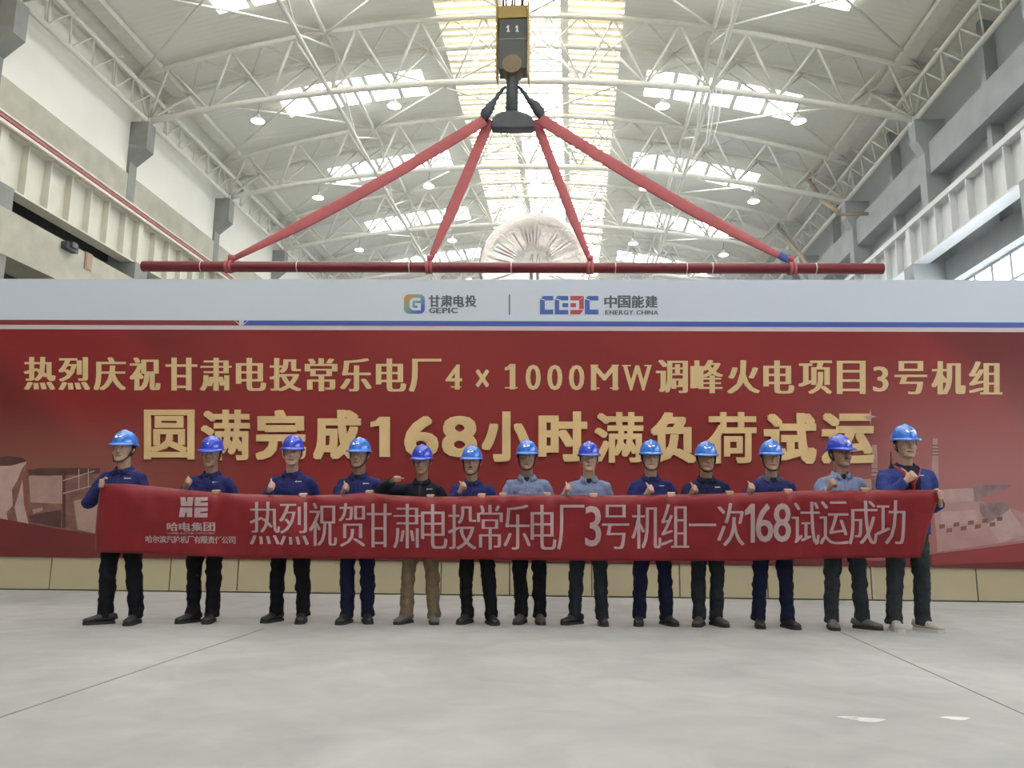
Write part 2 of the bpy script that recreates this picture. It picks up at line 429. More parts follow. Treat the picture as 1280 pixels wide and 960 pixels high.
# longitudinal trusses
def long_truss(x, label):
    t = thing('purlin_truss', label, 'purlin truss', (x, colY(-1), zbot(x)), 'lengthwise roof trusses')
    m = MT['steel_white']; ya, yb = colY(-1), colY(5)
    zb, zt = zbot(x)-.02, ztop(x)-.02
    for z, nm in ((zb, 'bottom_chord'), (zt, 'top_chord')):
        p = MB(); p.tube((x, ya, z), (x, yb, z), .085, 8); p.build(nm, m, t, True)
    n = 12
    for k in range(n):
        y0 = ya+(yb-ya)*k/n; y1 = ya+(yb-ya)*(k+1)/n
        p = MB(); p.tube((x, y0, zt if k % 2 == 0 else zb), (x, y1, zb if k % 2 == 0 else zt), .04, 6); p.build('diagonal', m, t, True)
XLONG = [-9.65, 5.35]
long_truss(XLONG[0], 'thin white lengthwise truss crossing the arched trusses left of the ridge skylight')
long_truss(XLONG[1], 'thin white lengthwise truss crossing the arched trusses right of the ridge skylight')
def eave_truss(x, s, label):
    t = thing('eave_truss', label, 'eave truss', (x, colY(-1), zbot(x)), 'eave trusses on the wall heads')
    m = MT['steel_white']; ya, yb = colY(-1)-BAY, colY(5)
    zb, zt, zm = zbot(x), ztop(x), zbot(x)+.80
    p = MB(); p.tube((x, ya, zb), (x, yb, zb), .1, 8); p.build('bottom_chord', m, t, True)
    p = MB(); p.tube((x, ya, zt-.1), (x, yb, zt-.1), .09, 8); p.build('top_chord', m, t, True)
    p = MB(); p.tube((x+s*.42, ya, zm), (x+s*.42, yb, zm), .08, 8); p.build('side_chord', m, t, True)
    n = int((yb-ya)/(BAY/6)+.5)
    for k in range(n):
        y0 = ya+(yb-ya)*k/n; ym = y0+BAY/12; y1 = y0+BAY/6
        if y0 < colY(-2)+1: continue
        for (a, c) in ((y0, ym), (ym, y1)):
            p = MB()
            p.tube((x, a, zb if a == y0 else zb), (x+s*.42, c if a == y0 else a, zm), .032, 5) if a == y0 else p.tube((x+s*.42, a, zm), (x, c, zb), .032, 5)
            p.build('diagonal', m, t, True)
        if k % 3 == 1:
            p = MB(); p.tube((x+s*.1, y0, zb+.1), (x+s*.1, y0, zt-.1), .05, 6); p.box((x+s*.1-.22, y0-.06, zt-.16), (x+s*.1+.22, y0+.06, zt-.06)); p.build('post', m, t, True)
eave_truss(XL, 1, 'white tubular eave truss along the head of the left wall')
eave_truss(XR, -1, 'white tubular eave truss along the head of the right wall')
# eave gutter beams under the roof edge
for x, s, lab in ((XL, 1, 'pale eave beam under the roof edge above the left wall'), (XR, -1, 'pale eave beam under the roof edge above the right wall')):
    xx = x+s*.75
    p = MB(); p.box((xx-.22, colY(-2), zroof(xx)-.28), (xx+.22, YF-.1, zroof(xx)-.02)); p.box((xx-.3, colY(-2), zroof(xx)-.32), (xx+.3, YF-.1, zroof(xx)-.27))
    tag(p.build('eave_beam', MT['steel_white'], org=(xx, colY(-2), zroof(xx))), lab, 'beam')
# cross braces
XB = [XL, XLONG[0], -2.0, XLONG[1], XR]
brace_n = ['left eave', 'left of the ridge skylight', 'right of the ridge skylight', 'right eave']
for i in range(-1, 5):
    for j in range(4):
        x0, x1 = XB[j], XB[j+1]; y0, y1 = colY(i)+1.0, colY(i+1)-1.0
        t = thing('cross_brace', 'crossed white roof braces, %s, %s bay from the front' % (brace_n[j], ORD[i+1]), 'brace', ((x0+x1)/2, (y0+y1)/2, ztop((x0+x1)/2)), 'crossed braces under the roof')
        for (xa, xb_) in ((x0, x1), (x1, x0)):
            p = MB(); pts = []
            for k in range(7):
                f = k/6; x = xa+(xb_-xa)*f
                pts.append((x, y0+(y1-y0)*f, ztop(x)+.02-(0 if xa == x0 else .1)))
            p.loft(pts, .05, 6); p.build('brace_bar', MT['steel_white'], t, True)

# ------------------------------------------------------------------ high-bay lamps
def make_lamp(label):
    t = thing('highbay_lamp', label, 'lamp', (0, 0, 0), 'high-bay lamps under the trusses')
    p = MB(); p.loft([(0, 0, .78), (.03, 0, .6), (-.02, 0, .45), (0, 0, .3)], .015, 6); p.build('cord', MT['rope'], t, True)
    p = MB(); p.lathe((0, 0, 0), [(.045, .30), (.06, .29), (.07, .2), (.12, .17), (.22, .08), (.29, .0), (.27, -.005), (.2, .07), (.1, .14), (.05, .15)], 20); p.build('lamp_shade', MT['shade'], t, .6)
    p = MB(); p.lathe((0, 0, 0), [(.02, .03), (.26, .03), (.27, .0), (.2, -.035), (.1, -.05), (.02, -.055)], 20); p.build('lens', MT['lamp'], t, True)
    return t
LX = [(-12.56, 'leftmost'), (-7.03, 'inner left'), (3.49, 'inner right'), (8.59, 'rightmost')]
lp = None
for i in range(0, 5):
    for x, nm in LX:
        z = zbot(x)-.13-.74; lab = '%s white high-bay lamp hanging from the %s roof truss from the front' % (nm, ORD[i+1])
        if lp is None: lp = make_lamp(lab); lp.location = (x, colY(i), z)
        else: dup(lp, (x, colY(i), z), lab)
dup(lp, (-1.75, colY(1), zbot(-1.75)-.87), 'white high-bay lamp in the bright ridge glare, hanging above the foil-wrapped cylinder')

# hanging cables and ochre arm at the right
yc = TY0-.15
t = thing('hanging_cable', 'bundle of thin white cables drooping from a roof truss over the right slings', 'cable', at_y((892, 112), yc))
for a, c in (((888, 116), (882, 182)), ((895, 116), (885, 182)), ((902, 118), (890, 180)), ((891, 116), (887, 150))):
    A0, B0 = at_y(a, yc), at_y(c, yc); mid = (A0+B0)/2+Vector((.12*random.random(), .1, 0))
    p = MB(); p.loft([A0+Vector((0, 0, .25)), A0, mid, B0], .022, 6); p.build('strand', MT['white'], t, True)
x_ = XR-1.0
pa = [at_x(q, x_) for q in ((1002, 219), (1012, 226), (1028, 251), (1040, 259), (1050, 268))]
pb = [at_x(q, x_) for q in ((972, 262), (974, 285), (988, 305), (1003, 322), (1012, 335))]
for pp, lab in ((pa, 'curved ochre hoist arm on the right wall head near the second truss from the front'), (pb, 'bent ochre hoist arm deeper in the hall above the red beam at the right')):
    t = thing('hoist_arm', lab, 'hoist arm', pp[0], 'ochre hoist arms')
    p = MB(); p.loft(pp, .11, 8); p.build('arm', MT['ochre'], t, True)
    p = MB(); p.tube(pp[-1], (XR+.2, pp[-1].y, pp[-1].z), .08, 8); p.build('bracket', MT['ochre'], t, True)

# ------------------------------------------------------------------ backdrop board
TH, DB = .0472, 11.2133
BN, BU = Vector((-math.sin(TH), math.cos(TH), 0)), Vector((math.cos(TH), math.sin(TH), 0))
def BP(u, z, off=0.0): return BN*(DB-off)+BU*u+Vector((0, 0, z))     # point on the board face, off = towards the camera
def bd(px, off=0.0):
    d = ray(px); t = (BN*(DB-off)-CAM).dot(BN)/d.dot(BN); return CAM+d*t
def uz(px): P = bd(px); return P.dot(BU), P.z
def print_mat(name, u0, u1):
    m, nt, o = new_mat(name)
    b = N(nt, 'ShaderNodeBsdfPrincipled'); b.inputs['Roughness'].default_value = .55; b.inputs['Specular IOR Level'].default_value = .3
    tc = N(nt, 'ShaderNodeTexCoord'); sp = N(nt, 'ShaderNodeSeparateXYZ'); nt.links.new(tc.outputs['Object'], sp.inputs[0])
    def mr(src, a, c, lo=0., hi=1.):
        n = N(nt, 'ShaderNodeMapRange', interpolation_type='SMOOTHSTEP'); nt.links.new(src, n.inputs[0])
        for i, v in enumerate((a, c, lo, hi)): n.inputs[i+1].default_value = v
        return n.outputs[0]
    def mul(a, c):
        n = N(nt, 'ShaderNodeMath', operation='MULTIPLY'); nt.links.new(a, n.inputs[0])
        if isinstance(c, float): n.inputs[1].default_value = c
        else: nt.links.new(c, n.inputs[1])
        return n.outputs[0]
    def mixc(f, a, c):
        n = N(nt, 'ShaderNodeMix', data_type='RGBA'); nt.links.new(f, n.inputs[0])
        for i, v in ((6, a), (7, c)):
            if isinstance(v, tuple): n.inputs[i].default_value = (*v, 1)
            else: nt.links.new(v, n.inputs[i])
        return n.outputs[2]
    X, Z = sp.outputs['X'], sp.outputs['Z']
    # printed artwork: red ground, dusky landscape in both lower corners, soft silk ribbon shapes; right part also paled as painted glare
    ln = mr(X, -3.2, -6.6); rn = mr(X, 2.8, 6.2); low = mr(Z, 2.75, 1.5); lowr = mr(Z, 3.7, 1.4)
    wv = N(nt, 'ShaderNodeTexWave', bands_direction='DIAGONAL', wave_profile='SIN'); wv.inputs['Scale'].default_value = .16; wv.inputs['Distortion'].default_value = 3.2; wv.inputs['Detail'].default_value = 1.0; wv.inputs['Detail Scale'].default_value = .6
    nt.links.new(tc.outputs['Object'], wv.inputs['Vector'])
    red = mixc(wv.outputs['Fac'], (.205, .016, .016), (.235, .020, .019))
    side = N(nt, 'ShaderNodeMath', operation='MAXIMUM'); nt.links.new(ln, side.inputs[0]); nt.links.new(rn, side.inputs[1])
    rib = mul(mr(wv.outputs['Fac'], .35, .9), side.outputs[0]); rib = mul(rib, .75)
    red = mixc(rib, red, (.105, .016, .015))
    c = mixc(mul(mul(ln, low), .85), red, (.22, .085, .062))
    c = mixc(mul(mul(rn, lowr), .8), c, (.38, .17, .165))  # pale landscape corner, spread wider and higher to paint in glare
    nt.links.new(c, b.inputs['Base Color']); nt.links.new(b.outputs[0], o.inputs[0]); return m
UL, UR = -8.6, 7.7
board = thing('backdrop_board', 'wide red backdrop board with golden characters and two logos on its pale top band', 'backdrop', BP(-.4, 0), None)
def bbox_on_board(u0, u1, z0, z1, o0, o1):    # o0 = back offset, o1 = front offset towards the camera
    p = MB(); p.obox(BP(u0, z0, o0), BU*(u1-u0), -BN*(o1-o0), Vector((0, 0, z1-z0))); return p
MT['print'] = None
pm = bbox_on_board(UL, UR, .455, 3.713, -.12, 0)
# printed field keeps its own object axes (u along the board, z up)
fld = bpy.data.objects.new('printed_field', None)
bpy.data.objects.remove(fld)
me = bpy.data.meshes.new('printed_field')
me.from_pydata([(UL, 0, .455), (UR, 0, .455), (UR, .12, .455), (UL, .12, .455), (UL, 0, 3.713), (UR, 0, 3.713), (UR, .12, 3.713), (UL, .12, 3.713)], [], [(0,3,2,1),(4,5,6,7),(0,1,5,4),(1,2,6,5),(2,3,7,6),(3,0,4,7)])
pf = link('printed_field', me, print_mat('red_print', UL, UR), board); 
pf.matrix_parent_inverse = Matrix.Identity(4)
pf.rotation_euler = (0, 0, TH); pf.location = BN*DB-ORG[board.name]
MT['band'] = mat('pale_band', (.53, .57, .645), .5, vary=.02, scale=.5)
MT['pale'] = mat('pale_line', (.55, .45, .47), .5, vary=.03)
MT['blue'] = mat('band_blue', (.045, .085, .34), .5, vary=.04)
MT['dred'] = mat('band_red', (.19, .025, .03), .5, vary=.04)
MT['gold_flat'] = mat('gold_letter', (.60, .43, .22), .5, vary=.05, scale=2)
MT['gold'] = mat('gold_raised', (.64, .44, .22), .42, vary=.14, scale=1.2, metal=.1)
MT['ink'] = mat('logo_ink', (.085, .095, .12), .5, vary=.02)
bbox_on_board(UL, UR, 3.776, 4.477, -.12, 0).build('top_band', MT['band'], board)
bbox_on_board(UL, UR, 3.713, 3.776, -.12, 0.001).build('pale_stripe', MT['pale'], board)
ut = uz((303, 404))[0]
bbox_on_board(UL, ut-.05, 3.778, 3.852, 0, .004).build('red_stripe', MT['dred'], board)
bbox_on_board(ut+.02, UR, 3.778, 3.852, 0, .004).build('blue_stripe', MT['blue'], board)
p = MB()
for (a, c) in (((293, 400), (301, 407)), ((302, 400), (302, 408)), ((311, 400), (303, 407))):
    A0, B0 = bd(a, .0), bd(c, .0); p.prism([A0-BU*.008, A0+BU*.008, B0+BU*.008, B0-BU*.008], -BN*.006)
p.build('stripe_tick', MT['pale'], board)
# base panels under the print
MT['base'] = mat('beige_panel', (.42, .36, .235), .6, vary=.05, scale=.7)
MT['seam'] = mat('panel_seam', (.12, .105, .075), .8)
seams = [UL]+[uz((q, 725))[0] for q in (61, 211, 296, 430, 551, 637, 740, 850, 960, 1090, 1222)]+[UR]
bbox_on_board(UL, UR, 0.0, .455, -.14, -.055).build('base_core', MT['seam'], board)
for a, c in zip(seams[:-1], seams[1:]):
    bbox_on_board(a+.008, c-.008, .018, .448, -.055, -.025).build('base_panel', MT['base'], board)
# rear frame that carries the board
p = MB()
for k in range(7):
    u = UL+.4+k*(UR-UL-.8)/6
    p.obox(BP(u-.03, 0, -.19), BU*.06, BN*.06, Vector((0, 0, 4.4))); p.prism([BP(u-.03, 3.3, -.22), BP(u-.03, 3.4, -.22), BP(u-.03, .06, -1.45), BP(u-.03, 0, -1.45)], BU*.06)
for z in (1.0, 2.4, 3.8): p.obox(BP(UL+.2, z, -.18), BU*(UR-UL-.4), BN*.05, Vector((0, 0, .06)))
p.build('rear_frame', MT['hook_grey'], board)

# text outlines
_glyph = {}
def glyph(ch, bold=0.0, ext=0.0, bev=0.0):
    k = (ch, bold, ext, bev)
    if k in _glyph: return _glyph[k]
    cu = bpy.data.curves.new('glyph', 'FONT'); cu.body = ch; cu.size = 1; cu.resolution_u = 3; cu.offset = bold; cu.extrude = ext; cu.bevel_depth = bev; cu.bevel_resolution = 0
    o = bpy.data.objects.new('glyph', cu); C.objects.link(o)
    dg = bpy.context.evaluated_depsgraph_get(); dg.update()
    me = bpy.data.meshes.new_from_object(o.evaluated_get(dg))
    vs = [v.co.copy() for v in me.vertices]; fs = [tuple(q.vertices) for q in me.polygons]
    C.objects.unlink(o); bpy.data.objects.remove(o); bpy.data.curves.remove(cu); bpy.data.meshes.remove(me)
    _glyph[k] = (vs, fs); return _glyph[k]
def lay(ch, x0, x1, y0, y1, bold=0.0, ext=0.0, bev=0.0, em=False, shifts=(0,)):
    """glyph fitted to a pixel box of the photograph: yields (px, py, depth) vertices + faces"""
    vs, fs = glyph(ch, bold, ext, bev)
    if em: ax0, ax1, ay0, ay1 = .04, .96, -.08, .84
    else:
        ax0, ax1 = min(v.x for v in vs), max(v.x for v in vs); ay0, ay1 = min(v.y for v in vs), max(v.y for v in vs)
    out = []
    for k, s in enumerate(shifts):
        sx, sy = s if isinstance(s, tuple) else (s, 0)
        out.append(([(x0+(v.x-ax0)/(ax1-ax0)*(x1-x0)+sx, y1-(v.y-ay0)/(ay1-ay0)*(y1-y0)+sy, v.z, k) for v in vs], fs))
    return out
def on_board(p, layers, off, zscale=1.0):
    for vs, fs in layers:
        V_ = []
        for (x, y, d, k) in vs:
            P = bd((x, y)); V_.append(P-BN*(off+d*zscale+.0004*k))
        p.add(V_, fs)
# line one: gold characters with heavy uprights
L1 = [('热',31,69),('烈',74,112),('庆',118,157),('祝',163,200),('甘',208,246),('肃',251,289),('电',296,332),('投',338,376),('常',382,421),('乐',426,464),('电',471,507),('厂',512,551),
      ('调',821,859),('峰',864,903),('火',910,949),('电',955,992),('项',999,1039),('目',1047,1081),('号',1119,1158),('机',1165,1206),('组',1212,1252)]
p = MB()
def yl1(x): return 446+6*x/1280, 487+6.5*x/1280
for ch, a, c in L1:
    y0, y1 = yl1((a+c)/2); on_board(p, lay(ch, a+1, c-1, y0, y1, -.004, shifts=(-2.1, -1.3, -.5, .3, 1.1, 1.9)), .003)
for ch, a, c in [('4',557,577.5),('0',657,676),('0',684,703),('0',711,730.5),('3',1091,1110.5)]:
    y0, y1 = yl1((a+c)/2); on_board(p, lay(ch, a+1, c-1, y0+7, y1-3, .0, shifts=(-1.0, -.3, .4, 1.0)), .003)
for ch, a, c in [('×', 594, 612), ('M',738,773),('W',778,815)]:
    y0, y1 = yl1((a+c)/2); on_board(p, lay(ch, a+1.5, c-1.5, y0+(13 if ch == '×' else 7), y1-(6 if ch == '×' else 3), .0, shifts=(-.9, -.3, .3, .9)), .003)
def one_board(x0, x1, y0, y1, d0, d1):
    wd = x1-x0; a, c = x0+wd*.36, x0+wd*.78
    q = [(a,y0),(c,y0),(c,y1),(a,y1),(a,y0+.22*(y1-y0)),(x0,y0+.26*(y1-y0)),(x0,y0+.13*(y1-y0)),(x0+wd*.2,y0+.10*(y1-y0))]
    p.prism([bd(v, d1) for v in q], BN*(d1-d0))
one_board(631, 648, 455, 486.5, 0, .004)
# serifs of the Latin characters
for (x, y, wd) in [(570,484.5,13),(639,485.5,16),(744,486,11),(768,486,11),(743,457.5,10),(769,457.5,9),(783,457.8,11),(810,457.8,9)]:
    A0, B0 = bd((x-wd/2, y)), bd((x+wd/2, y)); p.prism([A0-BN*.003, B0-BN*.003, B0-BN*.003+Vector((0, 0, .018)), A0-BN*.003+Vector((0, 0, .018))], -BN*.002)
o = p.build('lettering', MT['gold_flat'], board); o['label'] = 'upper line of flat pale gold characters'
# line two: raised heavy gold characters
L2 = [('圆',181,244,512,575),('满',252,313,512,576),('完',320,383,512,576),('成',392,452,512,576),('小',602,664,514,578),('时',673,734,514,578),('满',743,804,515,579),('负',813,870,515,580),('荷',883,945,515,580),('试',954,1020,516,581),('运',1026,1092,516,581)]
p = MB()
def fat(r): return [(0, 0)]+[(r*a, r*c) for a, c in ((1, .75), (1, -.75), (-1, .75), (-1, -.75), (1, 0), (-1, 0), (0, .75), (0, -.75))]
for ch, a, c, y0, y1 in L2:
    r = 1.5 if ch in '圆满荷' else 2.6
    on_board(p, lay(ch, a+r, c-r, y0+r, y1-r, 0, .012, .004, shifts=fat(r)), .014)
for ch, a, c in [('6',507,547),('8',554,595)]: on_board(p, lay(ch, a+1, c-1, 522, 570, 0, .012, .004, shifts=fat(2.4)), .014)
one_board(463, 494, 521, 571, 0, .03)
o = p.build('lettering', MT['gold'], board); o['label'] = 'lower line of large raised gold characters'
# logos on the top band
def poly(p, pts, off, t=.003): p.prism([bd(q, off) for q in pts], -BN*t)
G = [('yel', (.55, .33, .06)), ('grn', (.16, .33, .20)), ('teal', (.08, .24, .34)), ('nav', (.045, .13, .36))]
def rrect(x0, y0, x1, y1, r, n=5):
    out = []
    for cx, cy, a0 in ((x1-r, y1-r, 0), (x0+r, y1-r, 90), (x0+r, y0+r, 180), (x1-r, y0+r, 270)):
        for k in range(n+1): t = math.radians(a0+90*k/n); out.append((cx+r*math.cos(t), cy+r*math.sin(t)))
    return out
def glogo_mat():
    m, nt, o = new_mat('logo_gradient'); b = N(nt, 'ShaderNodeBsdfPrincipled'); b.inputs['Roughness'].default_value = .5
    tc = N(nt, 'ShaderNodeTexCoord'); sp = N(nt, 'ShaderNodeSeparateXYZ'); rp = N(nt, 'ShaderNodeValToRGB'); sb = N(nt, 'ShaderNodeMath', operation='SUBTRACT'); ma = N(nt, 'ShaderNodeMath', operation='MULTIPLY_ADD')
    nt.links.new(tc.outputs['Generated'], sp.inputs[0]); nt.links.new(sp.outputs['Z'], sb.inputs[0]); nt.links.new(sp.outputs['X'], sb.inputs[1])
    nt.links.new(sb.outputs[0], ma.inputs[0]); ma.inputs[1].default_value = .5; ma.inputs[2].default_value = .5; nt.links.new(ma.outputs[0], rp.inputs[0])
    e = rp.color_ramp.elements; e[0].position = .2; e[0].color = (.05, .09, .38, 1); e[1].position = .86; e[1].color = (.48, .24, .05, 1)
    x = rp.color_ramp.elements.new(.52); x.color = (.16, .30, .30, 1)
    nt.links.new(rp.outputs[0], b.inputs['Base Color']); nt.links.new(b.outputs[0], o.inputs[0]); return m
p = MB(); poly(p, rrect(505, 368, 531, 392, 6), .0, .004); lg = p.build('emblem', glogo_mat(), board)
lg['label'] = 'rounded square emblem with a pale letter G'
p = MB(); poly(p, [(525.5,372.5),(516,372.5),(512,376),(512,384.5),(516,388),(526,388),(526,379),(518.5,379),(518.5,381.8),(522,381.8),(522,384.8),(516.8,384.8),(515.4,383.5),(515.4,377.2),(516.8,375.8),(525.5,375.8)], .004); p.build('letter', MT['band'], lg)
p = MB()
for ch, a, c in [('甘',536,550),('肃',551,565.5),('电',567,580),('投',581.5,595.5)]: on_board(p, lay(ch, a, c, 369, 384, .02, shifts=(-.3, .3)), .003)
for k, ch in enumerate('GEPIC'):
    x = [536.6, 545.2, 553, 560.4, 564][k]; wd = [7.4, 6.4, 6.4, 2, 8][k]; on_board(p, lay(ch, x, x+wd, 384.8, 391.5, .02, shifts=(-.3, 0, .3)), .003)
p.build('logo_text', MT['ink'], board)
p = MB(); poly(p, [(636, 368), (637.6, 368), (637.6, 393.5), (636, 393.5)], .0); p.build('divider', MT['ink'], board)
MT['cblue'] = mat('logo_blue', (.05, .10, .36), .5, vary=.02); MT['cred'] = mat('logo_red', (.42, .05, .07), .5, vary=.02)
blue = [[(679,370),(691.5,370),(691.5,375.5),(681,375.5),(681,387),(691.5,387),(691.5,393),(675,393),(675,374)],
        [(697,370),(710.3,370),(710.3,375.5),(699,375.5),(699,387.5),(710.3,387.5),(710.3,393),(693.5,393),(693.5,374)], [(703,379),(710.3,379),(710.3,384),(703,384)],
        [(735,370),(748,370),(748,375.5),(737,375.5),(737,387),(748,387),(748,393),(731,393),(731,374)]]
p = MB()
for q in blue: poly(p, q, .0)
em = p.build('emblem', MT['cblue'], board); em['label'] = 'blue and red letter emblem'
p = MB()
for q in [[(713,370),(729.8,370),(729.8,387),(725,393),(713,393),(713,387.5),(724,387.5),(724,375.5),(713,375.5)], [(713,379),(720,379),(720,384),(713,384)]]: poly(p, q, .0)
p.build('red_letter', MT['cred'], em)
p = MB()
for a, c in (((675,374),(681,375.6)), ((693.5,374),(700,375.6)), ((724,387),(730,387.6)), ((731,374),(737,375.6)), ((724,375.5),(729.5,370.5))):
    poly(p, [a, (a[0]+.6, a[1]-1), (c[0]+.6, c[1]-1), c], .003, .002)
p.build('hairline', MT['band'], em)
p = MB()
for k, ch in enumerate('中国能建'): on_board(p, lay(ch, 755.5+17*k, 771+17*k, 369.5, 385, .02, shifts=(-.3, .3)), .003)
xx = 756
for wd_, ws in (('ENERGY', 36), ('CHINA', 28)):
    ad = {'E': .9, 'N': 1.1, 'R': 1, 'G': 1.1, 'Y': 1, 'C': 1.05, 'H': 1.05, 'I': .4, 'A': 1.1}; tot = sum(ad[c] for c in wd_)
    for c in wd_:
        g = ws*ad[c]/tot; on_board(p, lay(c, xx+.5, xx+g-.6, 388, 393.4, .012, shifts=(-.2, .2)), .003); xx += g
    xx += 3.2
p.build('logo_text', MT['ink'], board)
# printed landscape: flat shapes printed on the board in the lower corners
PR = {'pk': mat('print_pale', (.33, .20, .17), .6, vary=.12, scale=6), 'pk2': mat('print_pink', (.36, .20, .19), .6, vary=.1, scale=5),
      'dk': mat('print_dark', (.075, .026, .022), .6, vary=.2, scale=6), 'md': mat('print_mid', (.17, .075, .06), .6, vary=.3, scale=9),
      'lt': mat('print_light', (.40, .26, .24), .6, vary=.1, scale=7), 'sw': mat('print_swoosh', (.13, .013, .014), .55, vary=.1, scale=1),
      'sw2': mat('print_swoosh_bright', (.24, .03, .035), .55, vary=.08, scale=1), 'gy': mat('print_grey', (.22, .145, .145), .6, vary=.3, scale=8)}
def pr(name, polys, key, off=.0008):
    q = MB()
    for pp in polys: poly(q, pp, off, .0012)
    q.build(name, PR[key], board)
pr('printed_tower', [[(-30,583),(33,577),(28,600),(30,630),(36,656),(-40,646)]], 'lt')
pr('printed_tower_mouth', [[(-30,583),(-12,574),(10,570),(28,572),(33,577),(14,582)]], 'dk', .002)
pr('printed_tower_shade', [[(28,585),(32,580),(28,600),(21,625),(18,634),(22,652),(10,650),(8,641),(16,632),(15,612),(22,600)]], 'md', .002)
pr('printed_plant', [[(33,588),(125,588),(125,672),(36,655)]], 'md', .0012)
pr('printed_roof', [[(34,588),(50,585),(125,585),(125,592),(60,595),(36,593)]], 'dk', .002)
pr('printed_building', [[(92,626),(125,620),(125,668),(97,662)], [(40,637),(53,634),(54,638),(42,642)], [(36,595),(78,594),(82,600),(80,630),(38,628)]], 'pk', .002)
pr('printed_shadow_block', [[(36,645),(60,640),(77,637),(76,660),(38,652)], [(78,590),(82,590),(82,660),(78,660)]], 'dk', .0025)
pr('printed_lattice', [[(79,600),(118,588),(118,589.2),(79,601.4)], [(79,616),(118,606),(118,607.2),(79,617.4)], [(98,586),(99,586),(99,612),(98,612)], [(110,586),(111,586),(111,608),(110,608)]], 'lt', .0032)
pr('printed_swoosh', [[(-60,637),(0,648),(60,659),(125,669),(260,684),(420,695),(640,700),(860,701),(1000,697),(1100,701),(1172,692),(1230,685),(1330,672),(1330,712.5),(1000,706),(640,702.5),(300,699),(-60,695)]], 'sw', .0018)
pr('printed_swoosh_edge', [[(1165,694),(1230,685),(1330,672),(1330,700),(1165,706)]], 'sw2', .0026)
pr('printed_chimney', [[(1090,556),(1096,556),(1098,612),(1089,612)], [(1166,548),(1172,548),(1175,640),(1163,640)]], 'pk2', .0012)
pr('printed_chimney_band', [[(1165,k),(1173,k),(1173,k+1.6),(1165,k+1.6)] for k in (556, 560, 564, 568)]+[[(1089,k),(1097,k),(1097,k+1.6),(1089,k+1.6)] for k in (585, 590, 595)], 'md', .0022)
pr('printed_yard', [[(1165,612),(1218,610),(1218,625),(1280,640),(1330,668),(1172,690)], [(1055,600),(1100,598),(1100,612),(1055,612)]], 'pk2', .0012)
pr('printed_conveyor', [[(1216,606),(1262,606),(1263,609),(1226,622),(1226,627),(1219,627)], [(1224,629),(1261,628),(1261,638),(1234,655),(1225,640)]], 'gy', .0022)
pr('printed_building', [[(1180,612),(1216,610),(1216,626),(1180,628)], [(1176,640),(1220,637),(1224,652),(1176,658)], [(1234,655),(1262,636),(1284,668),(1250,678)]], 'lt', .002)
pr('printed_sheds', [[(1174+9*k, 656-1.2*k+6*(k % 2)), (1181+9*k, 655-1.2*k+6*(k % 2)), (1181+9*k, 660-1.2*k+6*(k % 2)), (1174+9*k, 661-1.2*k+6*(k % 2))] for k in range(9)], 'md', .0026)

pr('printed_glint', [[(1088,511),(1089.2,519.6),(1097,521),(1089.2,522.4),(1088,531),(1086.8,522.4),(1079,521),(1086.8,519.6)]], 'lt', .046)
# ------------------------------------------------------------------ lifting beam, slings, hook
BY = lambda x: 15.0+.0475*x      # the beam hangs parallel to the board
def on_beam(px):                 # point of a pixel on the vertical plane of the beam
    d = ray(px); t = 15.0/(d.y-.0475*d.x); return CAM+d*t
A0, B0 = on_beam((178, 333)), on_beam((1104, 336)); zb_ = (A0.z+B0.z)/2
A0.z += 0; bd_dir = (B0-A0).normalized()
beam = thing('lifting_beam', 'long dark red steel pipe hanging level behind the backdrop from red slings', 'lifting beam', (A0+B0)/2)
p = MB(); p.loft([A0, A0+bd_dir*.01, B0-bd_dir*.01, B0], [.095, .105, .105, .095], 20); p.build('pipe', MT['beam_red'], beam, .6)
for px in (252, 372, 512, 639, 769, 858, 890, 1019):
    Q = on_beam((px, 333.5)); Q = A0+bd_dir*((Q-A0).dot(bd_dir)); p = MB(); p.tube(Q-bd_dir*.008, Q+bd_dir*.008, .109, 16); p.build('weld_ring', MT['rail_white'], beam, True)
hk = at_y((640, 150), 15.0); hx, hy = hk.x, 15.0
def HP(px): return at_y(px, hy)
slings = [((606, 152), (287, 331), .24, 'outer red sling running from the crane hook to the left end of the beam'),
          ((612, 147), (537, 330), .22, 'steep red sling from the crane hook to the beam left of the foil cylinder'),
          ((669, 147), (738, 330), .19, 'steep faded red sling from the crane hook to the beam beside the foil cylinder'),
          ((675, 150), (990, 330), .24, 'outer red sling running from the crane hook to the right end of the beam')]
